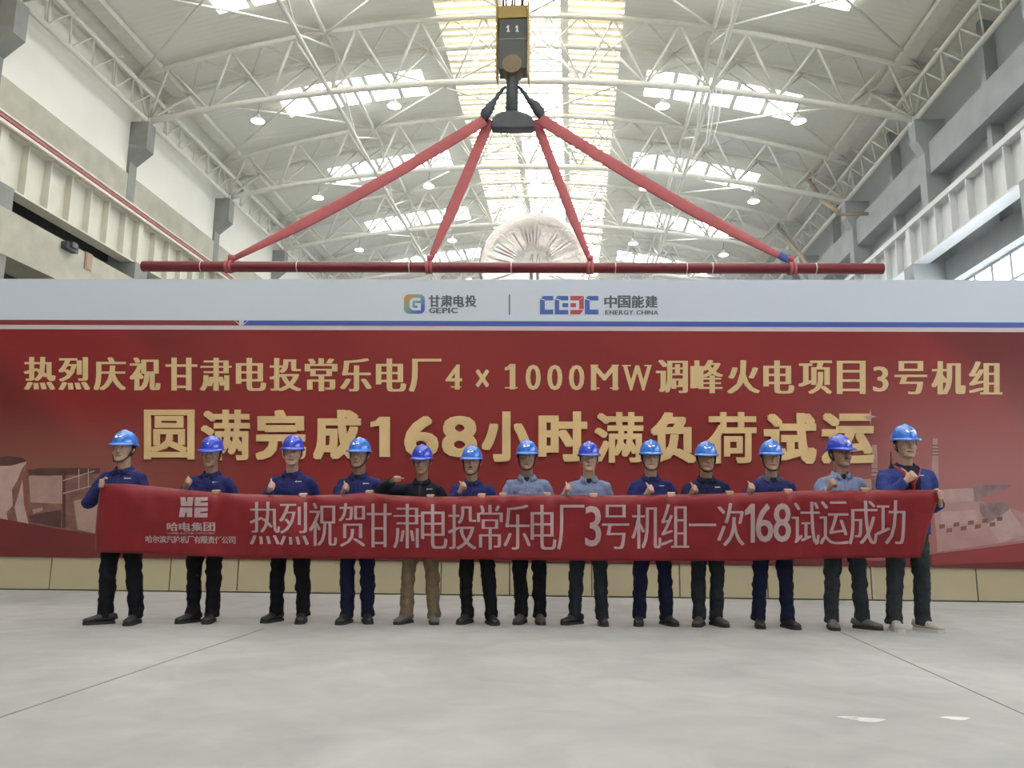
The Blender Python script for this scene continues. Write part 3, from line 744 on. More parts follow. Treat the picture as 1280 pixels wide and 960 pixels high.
for k, (a, c, wd, lab) in enumerate(slings):
    s_ = 1 if k > 1 else -1
    a_ = HP(a)+Vector((0, .1 if k in (1, 2) else -.05, 0)); c0 = on_beam(c); c0 = A0+bd_dir*((c0-A0).dot(bd_dir))
    top = c0+Vector((0, 0, .13))
    t = thing('lifting_sling', lab, 'sling', c0, 'red lifting slings')
    dr = (top-a_).normalized(); sd = dr.cross(Vector((0, 1, 0))).normalized()
    p = MB(); hw = wd/2
    pts = [a_+(top-a_)*f+Vector((0, 0, -.10*math.sin(math.pi*f)*(1 if k in (0, 3) else .2))) for f in [i/12 for i in range(13)]]
    ws = [hw*(1 if f < .7 else 1-.55*(f-.7)/.3) for f in [i/12 for i in range(13)]]
    p.loft(pts, [(w_, .02) for w_ in ws], 10, sd); p.build('webbing', MT['sling'], t, True)
    p = MB()
    for q in (-.055, .02):
        p.lathe((0, 0, 0), [(.112, -.03), (.128, -.03), (.128, .03), (.112, .03), (.112, -.03)], 20)
    R_ = bd_dir.to_track_quat('Z', 'Y').to_matrix()
    p.v = [c0+R_ @ v+bd_dir*(-.045 if i < len(p.v)/2 else .03) for i, v in enumerate(p.v)]
    p.build('choke_loop', MT['sling'], t, True)
    p = MB(); p.loft([c0+Vector((0, 0, .12)), c0+Vector((0, -.03, .2)), pts[-1]-dr*.12], [(.05, .03), (.06, .03), (.05, .025)], 8); p.build('knot', MT['sling'], t, True)
    if k == 3:
        p = MB(); q = pts[-1]-dr*.18; p.loft([q-dr*.1, q+dr*.1], [(.075, .035), (.075, .035)], 10, sd); p.build('blue_label', mat('tag_blue', (.05, .10, .35), .6), t)
# hook block
hb = thing('hook_block', 'dark grey and yellow crane hook block on wire ropes', 'crane hook', HP((640, 80)))
def hbox(x0, y0, x1, y1, d0, d1):
    P0, P1 = HP((x0, y1)), HP((x1, y0)); q = MB(); q.box((P0.x, hy+d0, P0.z), (P1.x, hy+d1, P1.z)); return q
hbox(624, 30, 659, 92, -.18, .2).build('housing', MT['hook_grey'], hb)
hbox(623.5, 14, 659.5, 30, -.2, .22).build('yellow_top', MT['hook_yellow'], hb)
p = hbox(620.5, 10, 623.5, 100, -.26, .28); p.v += []; p.build('side_plate', MT['hook_yellow'], hb)
hbox(659.5, 10, 662, 100, -.26, .28).build('side_plate', MT['hook_yellow'], hb)
hbox(624, 54.5, 659, 56, -.19, -.17).build('cover_seam', MT['side_glass'] if False else MT['steel_white'], hb)
p = MB(); c1 = HP((641, 86)); p.lathe((c1.x, hy-.0, c1.z), [(.05, -.2), (.2, -.2), (.215, -.14), (.215, .14), (.2, .2), (.05, .2)], 24, axis='y'); p.build('sheave', mat('sheave_brown', (.20, .15, .075), .5), hb, .6)
for px in (636, 647):
    p = MB()
    for q in ([(px-.9, 38.5), (px+1.2, 38.5), (px+1.2, 46), (px-.9, 46)], [(px-2.2, 41), (px-.5, 38.5), (px-.5, 40.5), (px-2, 42)], [(px-1.8, 45.2), (px+2.2, 45.2), (px+2.2, 46.5), (px-1.8, 46.5)]):
        p.prism([HP(v)+Vector((0, -.18, 0)) for v in q], (0, -.008, 0))
    p.build('numeral', MT['white'], hb)
for px in (629, 633, 640, 643, 652, 654):
    p = MB(); P0 = HP((px, 14)); p.tube((P0.x, hy+.05*(px % 3-1), P0.z-.05), (P0.x, hy+.05*(px % 3-1), 13.0), .022, 6); p.build('wire_rope', MT['rope'], hb, True)
p = MB(); c0, c1 = HP((640, 88)), HP((640, 150)); p.loft([c0, HP((640.5, 100)), HP((640, 125)), HP((639.5, 146))], [.10, .125, .125, .13], 16); p.build('shank', MT['hook'], hb, True)
# double (ramshorn) hook: a crescent seen from the front, thick at the root
q = MB(); prof = [(613.5,160),(616,163.5),(640,164),(666,163.5),(668.5,160),(666,150),(660,146),(650,142.5),(640,141),(630,142.5),(621,146),(616,151)]
q.prism([HP(v)+Vector((0, -.13, 0)) for v in prof], (0, .26, 0)); ho = q.build('ramshorn', MT['hook'], hb)
bv = ho.modifiers.new('round', 'BEVEL'); bv.width = .05; bv.segments = 3
for s_, pp in ((-1, [(632, 108), (624, 117), (618, 126), (613, 134), (607, 142), (604, 152)]), (1, [(648, 108), (655, 116), (661, 125), (668, 131), (674, 139), (678, 149)])):
    p = MB(); p.loft([HP(v) for v in pp], [.03, .045, .05, .10, .115, .06], 10); p.build('sling_shackle', MT['hook'], hb, True)
# bridge crane carrying the hook, above the picture
cr = thing('bridge_crane', 'double girder bridge crane above the hook, riding on the runway girders', 'crane', (XC, 15, 12.6))
for y in (13.2, 16.0):
    p = MB(); p.box((XL-.1, y-.35, 13.3), (XR-.4, y+.35, 14.5)); p.build('bridge_girder', MT['hook_yellow'], cr)
p = MB(); p.box((hx-1.2, 12.9, 14.5), (hx+1.2, 16.3, 14.9)); p.box((hx-.5, 13.8, 12.95), (hx+.5, 15.4, 14.5)); p.build('trolley', MT['hook_grey'], cr)
for x, z in ((XL-.1, 12.6), (XR-.35, 11.92)):
    p = MB(); p.box((x-.2, 12.4, z), (x+.2, 16.9, 13.3)); p.build('end_carriage', MT['hook_yellow'], cr)

# ------------------------------------------------------------------ foil-wrapped cylinder behind the beam
vy = 16.6
c_ = at_y((667, 331), vy); vr = 74/1000*vy*1.0*math.cos(.17)*1.0
def foil_mat():
    m, nt, o = new_mat('crinkled_foil'); b = N(nt, 'ShaderNodeBsdfPrincipled'); b.inputs['Metallic'].default_value = .85; b.inputs['Roughness'].default_value = .28; b.inputs['Base Color'].default_value = (.82, .79, .77, 1)
    tc = N(nt, 'ShaderNodeTexCoord'); n1 = N(nt, 'ShaderNodeTexNoise'); n1.inputs['Scale'].default_value = 5; n1.inputs['Detail'].default_value = 6; n1.inputs['Distortion'].default_value = 1.2
    nt.links.new(tc.outputs['Object'], n1.inputs['Vector'])
    bp = N(nt, 'ShaderNodeBump'); bp.inputs['Strength'].default_value = .35; bp.inputs['Distance'].default_value = .05
    nt.links.new(n1.outputs['Fac'], bp.inputs['Height']); nt.links.new(bp.outputs[0], b.inputs['Normal']); nt.links.new(b.outputs[0], o.inputs[0]); return m
MT['foil'] = foil_mat()
ves = thing('wrapped_cylinder', 'large round silver foil-wrapped cylinder with pleated end rising behind the red beam', 'wrapped cylinder', (c_.x, vy+2.5, 0))
p = MB(); n = 120; rings = [(.0, .10, 0), (.30, .10, 0), (.34, .08, .3), (.45, .07, .8), (.62, .055, 1), (.80, .03, 1), (.90, .0, .6), (.955, .01, .25), (.965, .05, .15), (1.0, .09, .12), (1.0, .22, .15)]
vs = []; fs = []
rnd = random.Random(3); ph = [rnd.random()*.9+.1 for _ in range(n)]
for r, d, pl in rings:
    for k in range(n):
        t = 2*math.pi*k/n; wob = pl*.009*(1 if k % 2 else -1)*ph[k]
        rr = max(r, .001)*vr*(1+.006*math.sin(5*t)); vs.append((c_.x+rr*math.cos(t), vy+d*1.2+wob, c_.z+rr*math.sin(t)))
m_ = len(rings)
for i in range(m_-1):
    for k in range(n): k2 = (k+1) % n; fs.append((i*n+k, i*n+k2, (i+1)*n+k2, (i+1)*n+k))
p.add(vs, fs); p.build('pleated_end', MT['foil'], ves, .5)
p = MB(); rs = []
for i in range(24):
    yy = vy+.25+i*.22; rs.append((vr*(1.0+.012*math.sin(i*2.1)+(0.03 if i in (2, 9, 16) else 0)), yy))
n = 72; vs = []; fs = []
for i, (r, yy) in enumerate(rs):
    for k in range(n):
        t = 2*math.pi*k/n; r2 = r*(1+.008*noise.noise(Vector((math.cos(t)*3, yy*2, math.sin(t)*3)))); vs.append((c_.x+r2*math.cos(t), yy, c_.z+r2*math.sin(t)))
for i in range(len(rs)-1):
    for k in range(n): k2 = (k+1) % n; fs.append((i*n+k, i*n+k2, (i+1)*n+k2, (i+1)*n+k))
fs.append(tuple(range(len(vs)-n, len(vs)))); p.add(vs, fs); p.build('shell', MT['foil'], ves, True)
for px, wd in ((664, .035), (672, .03)):
    P = at_y((px, 322), vy); p = MB(); p.loft([(P.x, vy+.1, c_.z-.3), (P.x-.01, vy+.07, c_.z), (P.x+.015, vy+.1, c_.z+.26)], [wd, wd*1.3, wd], 8); p.build('foil_fold', MT['foil'], ves, True)
for yy in (vy+1.0, vy+4.2):
    p = MB()
    p.prism([(c_.x+s*vr*1.15, yy-.2, z) for s, z in ((-1, 0), (1, 0))]+[(c_.x+vr*1.02*math.cos(t), yy-.2, c_.z+vr*1.04*math.sin(t)) for t in [math.radians(-20-140*k/12) for k in range(13)]], (0, .4, 0))
    p.build('support_saddle', MT['hook_grey'], ves)

# ------------------------------------------------------------------ people
def skin_mat(name, c): return mat(name, c, .5, vary=.08, scale=14, bump=.05, bscale=60)
SKIN = [skin_mat('skin_a', (.40, .235, .165)), skin_mat('skin_b', (.33, .185, .125)), skin_mat('skin_c', (.45, .275, .20))]
def cloth(name, c, b=.35): return mat(name, c, .85, vary=.14, scale=7, bump=b, bscale=38, spec=.2)
MT['navy'] = cloth('navy_work_cloth', (.021, .024, .11)); MT['navy2'] = cloth('dark_navy_cloth', (.013, .015, .055)); MT['blackj'] = cloth('black_jacket', (.012, .013, .022))
MT['shirt'] = cloth('grey_blue_shirt', (.19, .225, .36)); MT['parka'] = cloth('bright_blue_parka', (.030, .044, .175)); MT['hoodg'] = cloth('grey_blue_hood', (.07, .085, .14))
MT['blk'] = cloth('black_trousers', (.0065, .0065, .009)); MT['nvt'] = cloth('navy_trousers', (.009, .0105, .032)); MT['khaki'] = cloth('khaki_trousers', (.17, .125, .078))
MT['jean'] = cloth('dark_grey_jeans', (.020, .023, .030)); MT['jean2'] = cloth('grey_green_jeans', (.028, .034, .038)); MT['under'] = cloth('undershirt', (.02, .02, .025))
MT['shoe_k'] = mat('black_shoe', (.012, .011, .012), .5); MT['shoe_b'] = mat('brown_boot', (.055, .043, .038), .6); MT['shoe_g'] = mat('grey_shoe', (.11, .10, .095), .7); MT['shoe_w'] = mat('pale_shoe', (.40, .36, .32), .7)
MT['sole'] = mat('rubber_sole', (.02, .02, .02), .8); MT['sole_w'] = mat('pale_sole', (.5, .48, .45), .8)
MT['hel_a'] = mat('azure_helmet', (.022, .155, .60), .22, vary=.03, coat=.6); MT['hel_b'] = mat('royal_blue_helmet', (.016, .052, .50), .22, vary=.03, coat=.6)
MT['hair'] = mat('black_hair', (.012, .011, .010), .6, vary=.2, scale=60); MT['eyew'] = mat('eye_white', (.5, .48, .46), .3); MT['iris'] = mat('dark_iris', (.012, .008, .006), .2)
MT['lip'] = mat('lips', (.25, .10, .085), .5); MT['strap'] = mat('black_strap', (.012, .012, .014), .7); MT['glass'] = mat('spectacle_frame', (.02, .02, .022), .3)
MT['redstrap'] = mat('red_lanyard', (.42, .03, .035), .7); MT['watch'] = mat('watch_dark', (.02, .02, .022), .4)

def remesh(mb, vox, it=3, fac=.5, disp=None):
    me = mb.mesh('tmp'); bm = bmesh.new(); bm.from_mesh(me); bmesh.ops.recalc_face_normals(bm, faces=bm.faces); bm.to_mesh(me); bm.free()
    o = bpy.data.objects.new('tmp', me); C.objects.link(o)
    r = o.modifiers.new('r', 'REMESH'); r.mode = 'VOXEL'; r.voxel_size = vox; r.adaptivity = 0
    if it: s = o.modifiers.new('s', 'SMOOTH'); s.iterations = it; s.factor = fac
    dg = bpy.context.evaluated_depsgraph_get(); dg.update()
    m2 = bpy.data.meshes.new_from_object(o.evaluated_get(dg)); C.objects.unlink(o); bpy.data.objects.remove(o); bpy.data.meshes.remove(me)
    if disp:
        for v in m2.vertices: v.co += v.normal*disp(v.co)
        m2.update()
    return m2
def put(me, name, m, parent):
    org = ORG[parent.name]
    me.transform(Matrix.Translation(-org)); me.name = name
    return link(name, me, m, parent, True)
def ik(S, W, l1, l2, pole):
    d = W-S; L = min(d.length, (l1+l2)*.998); dn = d.normalized(); a = (l1*l1-l2*l2+L*L)/(2*L); h = math.sqrt(max(0, l1*l1-a*a))
    pv = (pole-pole.dot(dn)*dn).normalized(); return S+dn*a+pv*h, S+dn*L
HEADP = [(-.117,.018,-.074,-.045),(-.110,.036,-.087,-.03),(-.095,.050,-.093,.0),(-.07,.060,-.091,.03),(-.045,.067,-.090,.06),(-.02,.071,-.088,.08),(.01,.074,-.086,.09),(.03,.076,-.090,.094),(.06,.077,-.087,.095),(.09,.069,-.066,.08),(.108,.048,-.04,.055),(.117,.015,-.01,.02)]
def head_geo(p, T):
    n = 28; vs = []; fs = []
    for z, wx, yf, yb in HEADP:
        c, ry = (yf+yb)/2, (yb-yf)/2
        for k in range(n):
            t = 2*math.pi*k/n; ct, s_ = math.cos(t), math.sin(t)
            vs.append(T(Vector((wx*.95*math.copysign(abs(ct)**.85, ct), c+ry*math.copysign(abs(s_)**.9, s_), z))))
    m = len(HEADP)
    for i in range(m-1):
        for k in range(n): k2 = (k+1) % n; fs.append((i*n+k, i*n+k2, (i+1)*n+k2, (i+1)*n+k))
    fs.append(tuple(range(n))[::-1]); fs.append(tuple(range((m-1)*n, m*n))); p.add(vs, fs)
    def lo(pts, rad, k=10): p.loft([T(Vector(q)) for q in pts], [r*HS for r in rad], k)
    lo([(0,-.082,.022),(0,-.094,.0),(0,-.105,-.022),(0,-.103,-.032),(0,-.088,-.036)], [.006,.009,.013,.013,.006])
    lo([(-.016,-.090,-.030),(0,-.098,-.030),(.016,-.090,-.030)], [.006,.010,.006])
    lo([(-.052,-.070,.026),(-.03,-.085,.032),(0,-.089,.028),(.03,-.085,.032),(.052,-.070,.026)], [.006,.009,.008,.009,.006])
    for sx in (-1, 1):
        lo([(sx*.045,-.066,-.02),(sx*.045,-.068,-.035),(sx*.040,-.066,-.055)], [.010,.017,.010])
        lo([(sx*.070,.005,-.038),(sx*.077,.012,-.012),(sx*.074,.014,.018)], [.007,.016,.009])
    lo([(-.018,-.088,-.101),(0,-.094,-.103),(.018,-.088,-.101)], [.009,.012,.009])
def fist(p, Fc, a, u, s, k):     # closed fist with the thumb standing along u
    W = Fc-a*.05*k
    p.loft([W-a*.03*k, W, Fc-a*.01*k, Fc+a*.03*k], [(.026*k,.022*k),(.028*k,.021*k),(.038*k,.02*k),(.036*k,.018*k)], 12, u)
    for i in range(4):
        o = u*(.030-.0205*i)*k; L = (1, 1.06, 1.0, .86)[i]*k
        P0 = Fc+a*.026*k+o-s*.004*k; P1 = Fc+a*(.044*L)+o+s*.016*L; P2 = Fc+a*(.018*L)+o+s*.043*L; P3 = Fc-a*.008*k+o+s*.026*k
        p.loft([P0, (P0+P1)/2+a*.004*k, P1, P2, P3], [.0112*k, .011*k, .0108*k, .0098*k, .0086*k], 8)
    p.loft([W+a*.012*k+u*.012*k+s*.008*k, Fc+a*.005*k+u*.040*k+s*.014*k, Fc+a*.008*k+u*.070*k+s*.010*k, Fc+a*.002*k+u*.108*k+s*.006*k], [.015*k, .013*k, .011*k, .0085*k], 9)
    return W
def grip(p, G, along, over, k, wristdir):   # fingers hooked over an edge at G, thumb behind
    bk = Vector((0, 1, 0))
    kn = G+bk*.034*k+over*.002
    W = kn+wristdir*.085*k
    p.loft([W+wristdir*.03*k, W, (W+kn)/2, kn], [(.024*k,.021*k),(.027*k,.021*k),(.037*k,.019*k),(.040*k,.014*k)], 12, along)
    for i in range(4):
        o = along*(.031-.0207*i)*k; L = (.93, 1.04, 1.0, .85)[i]*k
        P0 = kn+o; P1 = G+o+over*.018*k+bk*.012*k; P2 = G+o+over*.010*k-bk*.016*k; P3 = G+o-over*.018*L-bk*.0185*k; P4 = G+o-over*.034*L-bk*.016*k
        p.loft([P0, P1, P2, P3, P4], [.0115*k, .0115*k, .0108*k, .010*k, .0085*k], 8)
    p.loft([(W+kn)/2+along*.03*k, kn+along*.052*k-over*.012*k, G+along*.050*k-over*.028*k+bk*.014*k, G+along*.044*k-over*.05*k+bk*.012*k], [.014*k, .0135*k, .012*k, .009*k], 8)
    return W

# banner first: its top edge carries the hands
TOPE = [(118,604),(130,604),(160,605),(190,607.5),(245,613.5),(300,617.5),(380,619.5),(430,618),(460,615.5),(490,619),(530,621),(580,620.5),(640,618.5),(700,618.5),(760,619.5),(820,618.5),(880,617.5),(940,616),(1000,613.5),(1060,613),(1110,612.3),(1178,612)]
BOTE = [(118,690),(190,692.5),(240,695),(330,697.5),(450,698.5),(560,699),(660,700),(760,701),(870,701),(930,701),(1000,699),(1060,697.5),(1150,697),(1178,694)]
def interp(tab, x):
    if x <= tab[0][0]: return tab[0][1]
    for (x0, y0), (x1, y1) in zip(tab[:-1], tab[1:]):
        if x <= x1:
            f = (x-x0)/(x1-x0); return y0+(y1-y0)*f
    return tab[-1][1]
FEET = [((124,781),(163,781)),((235,779),(259,779)),((340,778),(375,779)),((430,780),(456,779)),((505,780),(540,780)),((582,780),(613,781)),((651,780),(674,780)),((718,781),(753,782)),((800,782),(835,782)),((876,783),(898,783)),((951,785),(988,786)),((1043,787),(1083,787)),((1123,789),(1160,790))]
PC = [(at_z(a, 0)+at_z(c, 0))/2+Vector((0, .05, 0)) for a, c in FEET]
YB = [((FEET[i][0][0]+FEET[i][1][0])/2, PC[i].y) for i in range(13)]
YS = []
for i in range(13):
    lo_, hi_ = max(0, i-1), min(12, i+1); YS.append((YB[i][0], min(YB[j][1] for j in (i,))-.34))
YS = [(q, sum(YS[j][1] for j in range(max(0, i-1), min(13, i+2)))/len(range(max(0, i-1), min(13, i+2)))) for i, (q, _) in enumerate(YS)]
def yb_at(px): return interp(YS, px)
def fold(u, v):      # gentle folds of the cloth, u in pixels along the banner, v from top to bottom
    return .014*math.sin(u*.030+1.1*v)*(.4+.6*v)+.007*math.sin(u*.071-2.0*v+1)+.012*math.sin(u*.012+2)*v+(.034*noise.noise(Vector((u*.018, v*1.6, 3)))+.026*noise.noise(Vector((u*.05, v*1.1+u*.006, 9))))
GRIPS = (128, 270, 379, 462, 538, 602, 629, 684, 742, 839, 912, 985, 1081, 1172)
def pull(px, v): return sum(.055*math.exp(-((px-g)/(9+55*v))**2)*math.exp(-v/.30) for g in GRIPS)
def BAN(px, py, off=0.0):
    t, b_ = interp(TOPE, px), interp(BOTE, px); v = (py-t)/(b_-t); vv = max(0, v); y = yb_at(px)+.085*vv+.075*math.exp(-vv/.075)-.035+pull(px, vv)+1.25*fold(px, v)*min(1, .35+1.3*vv)
    return at_y((px, py), y)-Vector((0, off, 0))
p = MB(); NX, NV = 300, 20; vs = []; fs = []
def edgeL(v): return 126-7*v-2*math.sin(v*3)
def edgeR(v): return 1177-26*v**1.2-3*math.sin(v*3.1)
for i in range(NX+1):
    for j in range(NV+1):
        v = j/NV; px = edgeL(v)+(edgeR(v)-edgeL(v))*i/NX; t, b_ = interp(TOPE, px), interp(BOTE, px); vs.append(BAN(px, t+(b_-t)*v))
for i in range(NX):
    for j in range(NV): a = i*(NV+1)+j; fs.append((a, a+NV+1, a+NV+2, a+1))
p.add(vs, fs)
def ban_mat():
    m, nt, o = new_mat('red_banner_cloth'); b = N(nt, 'ShaderNodeBsdfPrincipled'); b.inputs['Roughness'].default_value = .42; b.inputs['Base Color'].default_value = (.235, .012, .018, 1); b.inputs['Specular IOR Level'].default_value = .3
    b.inputs['Sheen Weight'].default_value = .15
    tr = N(nt, 'ShaderNodeBsdfTranslucent'); tr.inputs[0].default_value = (.34, .018, .022, 1); mx = N(nt, 'ShaderNodeMixShader'); mx.inputs[0].default_value = .22
    tc = N(nt, 'ShaderNodeTexCoord'); n1 = N(nt, 'ShaderNodeTexNoise'); n1.inputs['Scale'].default_value = 5; n1.inputs['Detail'].default_value = 4; nt.links.new(tc.outputs['Object'], n1.inputs['Vector'])
    bp = N(nt, 'ShaderNodeBump'); bp.inputs['Strength'].default_value = .25; bp.inputs['Distance'].default_value = .03; nt.links.new(n1.outputs['Fac'], bp.inputs['Height']); nt.links.new(bp.outputs[0], b.inputs['Normal'])
    nt.links.new(b.outputs[0], mx.inputs[1]); nt.links.new(tr.outputs[0], mx.inputs[2]); nt.links.new(mx.outputs[0], o.inputs[0]); return m
me = p.mesh('banner'); MT['ban'] = ban_mat(); MT['ban_t'] = mat('banner_white_print', (.40, .26, .275), .6, vary=.06, scale=3)
ban = thing('banner', 'long red cloth banner with pale characters held at chest height by the row of people', 'banner', at_y((650, 660), 7.9))
cl = put(me, 'cloth', MT['ban'], ban); sd = cl.modifiers.new('thick', 'SOLIDIFY'); sd.thickness = .002; sd.offset = 0
def on_banner(mb, layers):
    for vs_, fs_ in layers:
        bm = bmesh.new(); vv = [bm.verts.new((x, y, 0)) for x, y, d, k in vs_]
        for f in fs_:
            try: bm.faces.new([vv[i] for i in f])
            except ValueError: pass
        xs_ = [v.co.x for v in bm.verts]; a, c = min(xs_), max(xs_); ys_ = [v.co.y for v in bm.verts]
        k = math.floor(a/3)*3+3
        while k < c:
            bmesh.ops.bisect_plane(bm, geom=bm.verts[:]+bm.edges[:]+bm.faces[:], plane_co=(k, 0, 0), plane_no=(1, 0, 0)); k += 3
        k = math.floor(min(ys_)/4)*4+4
        while k < max(ys_):
            bmesh.ops.bisect_plane(bm, geom=bm.verts[:]+bm.edges[:]+bm.faces[:], plane_co=(0, k, 0), plane_no=(0, 1, 0)); k += 4
        bm.verts.index_update(); kk = vs_[0][3]
        mb.add([BAN(v.co.x, v.co.y, .005+.0005*kk) for v in bm.verts], [tuple(v.index for v in f.verts) for f in bm.faces]); bm.free()
def ytx(x): return interp([(310,627),(400,628.5),(500,630),(600,631),(700,631),(800,631),(900,629),(960,628),(1130,625)], x), interp([(310,680),(400,682),(500,685),(600,687),(700,687),(800,686),(900,683),(960,681),(1130,680)], x)
BT = [('热',313,350),('烈',350,386),('祝',387,421),('贺',424,456),('甘',459,489),('肃',492,526),('电',527,559),('投',561,595),('常',597,628),('乐',630,663),('电',664,695),('厂',697,730),('号',753,786),('机',790,826),('组',827,861),('次',897,930),('试',990,1024),('运',1025,1060),('成',1061,1096),('功',1096,1131)]
p = MB()
for ch, a, c in BT: y0, y1 = ytx((a+c)/2); on_banner(p, lay(ch, a+.5, c-.5, y0, y1, -.014, shifts=(-1.1, -.4, .3, 1.0)))
y0, y1 = ytx(878); on_banner(p, lay('一', 861, 895, (y0+y1)/2-2, (y0+y1)/2+1.2))
for ch, a, c in [('3',732,751),('6',945,966),('8',967,988)]: y0, y1 = ytx((a+c)/2); on_banner(p, lay(ch, a, c, y0+1.5, y1-3.5, .004, shifts=(-.6, .0, .6)))
def one_layer(x0, x1, y0, y1, k=0): # figure one: upright with a flag
    wd = (x1-x0); sx = x1-wd*.42
    vs_ = [(sx,y0,0,k),(x1,y0,0,k),(x1,y1,0,k),(sx,y1,0,k),(sx,y0+.24*(y1-y0),0,k),(x0,y0+.30*(y1-y0),0,k),(x0,y0+.17*(y1-y0),0,k)]
    return [(vs_, [(0,1,2,3,4),(0,4,5,6)])]
y0, y1 = ytx(938); on_banner(p, one_layer(931, 943.5, y0+1.5, y1-3.5))
o = p.build('lettering', MT['ban_t'], ban, fix=False); o['label'] = 'large pale condensed characters'
p = MB()
def ply(pts): return [([(x, y, 0, 0) for x, y in pts], [tuple(range(len(pts)))])]
for q in ([(225.8,621.5),(232.2,621.5),(232.8,627),(234.2,627),(234.6,621.5),(242,621.5),(240.8,632.6),(226.4,632.6)], [(225.6,634.4),(240.8,634.4),(240.6,646.3),(234,646.3),(233.8,640.5),(232.2,640.5),(231,646.3),(223.8,646.3)],
          [(244,621.5),(260,621.5),(260,625.6),(251,626.6),(251,628.2),(260,628),(260,632.6),(243.4,632.6)], [(243.4,634.4),(260,634.4),(260,638.8),(250.6,640),(250.6,641.6),(260,641.2),(259.4,646.8),(243,646.8)]): on_banner(p, ply(q))
o = p.build('emblem', MT['ban_t'], ban, fix=False); o['label'] = 'pale angular two-letter emblem'
p = MB()
for k, ch in enumerate('哈电集团'): on_banner(p, lay(ch, 209+15.3*k, 223+15.3*k, 653, 664, .012, shifts=(-.3, .3)))
x = 209.
for wd_, ws in (('HARBIN', 15), ('ELECTRIC', 18.5), ('CORPORATION', 24)):
    for c in wd_: on_banner(p, lay(c, x+.15, x+ws/len(wd_)-.2, 665.6, 667.4, .01)); x += ws/len(wd_)
    x += 1.2
for k, ch in enumerate('哈尔滨汽轮机厂有限责任公司'): on_banner(p, lay(ch, 182.5+8.65*k, 190.8+8.65*k, 669.5+.1*k, 678.5+.1*k, .01, shifts=(-.25, .15)))
p.build('small_lettering', MT['ban_t'], ban, fix=False)

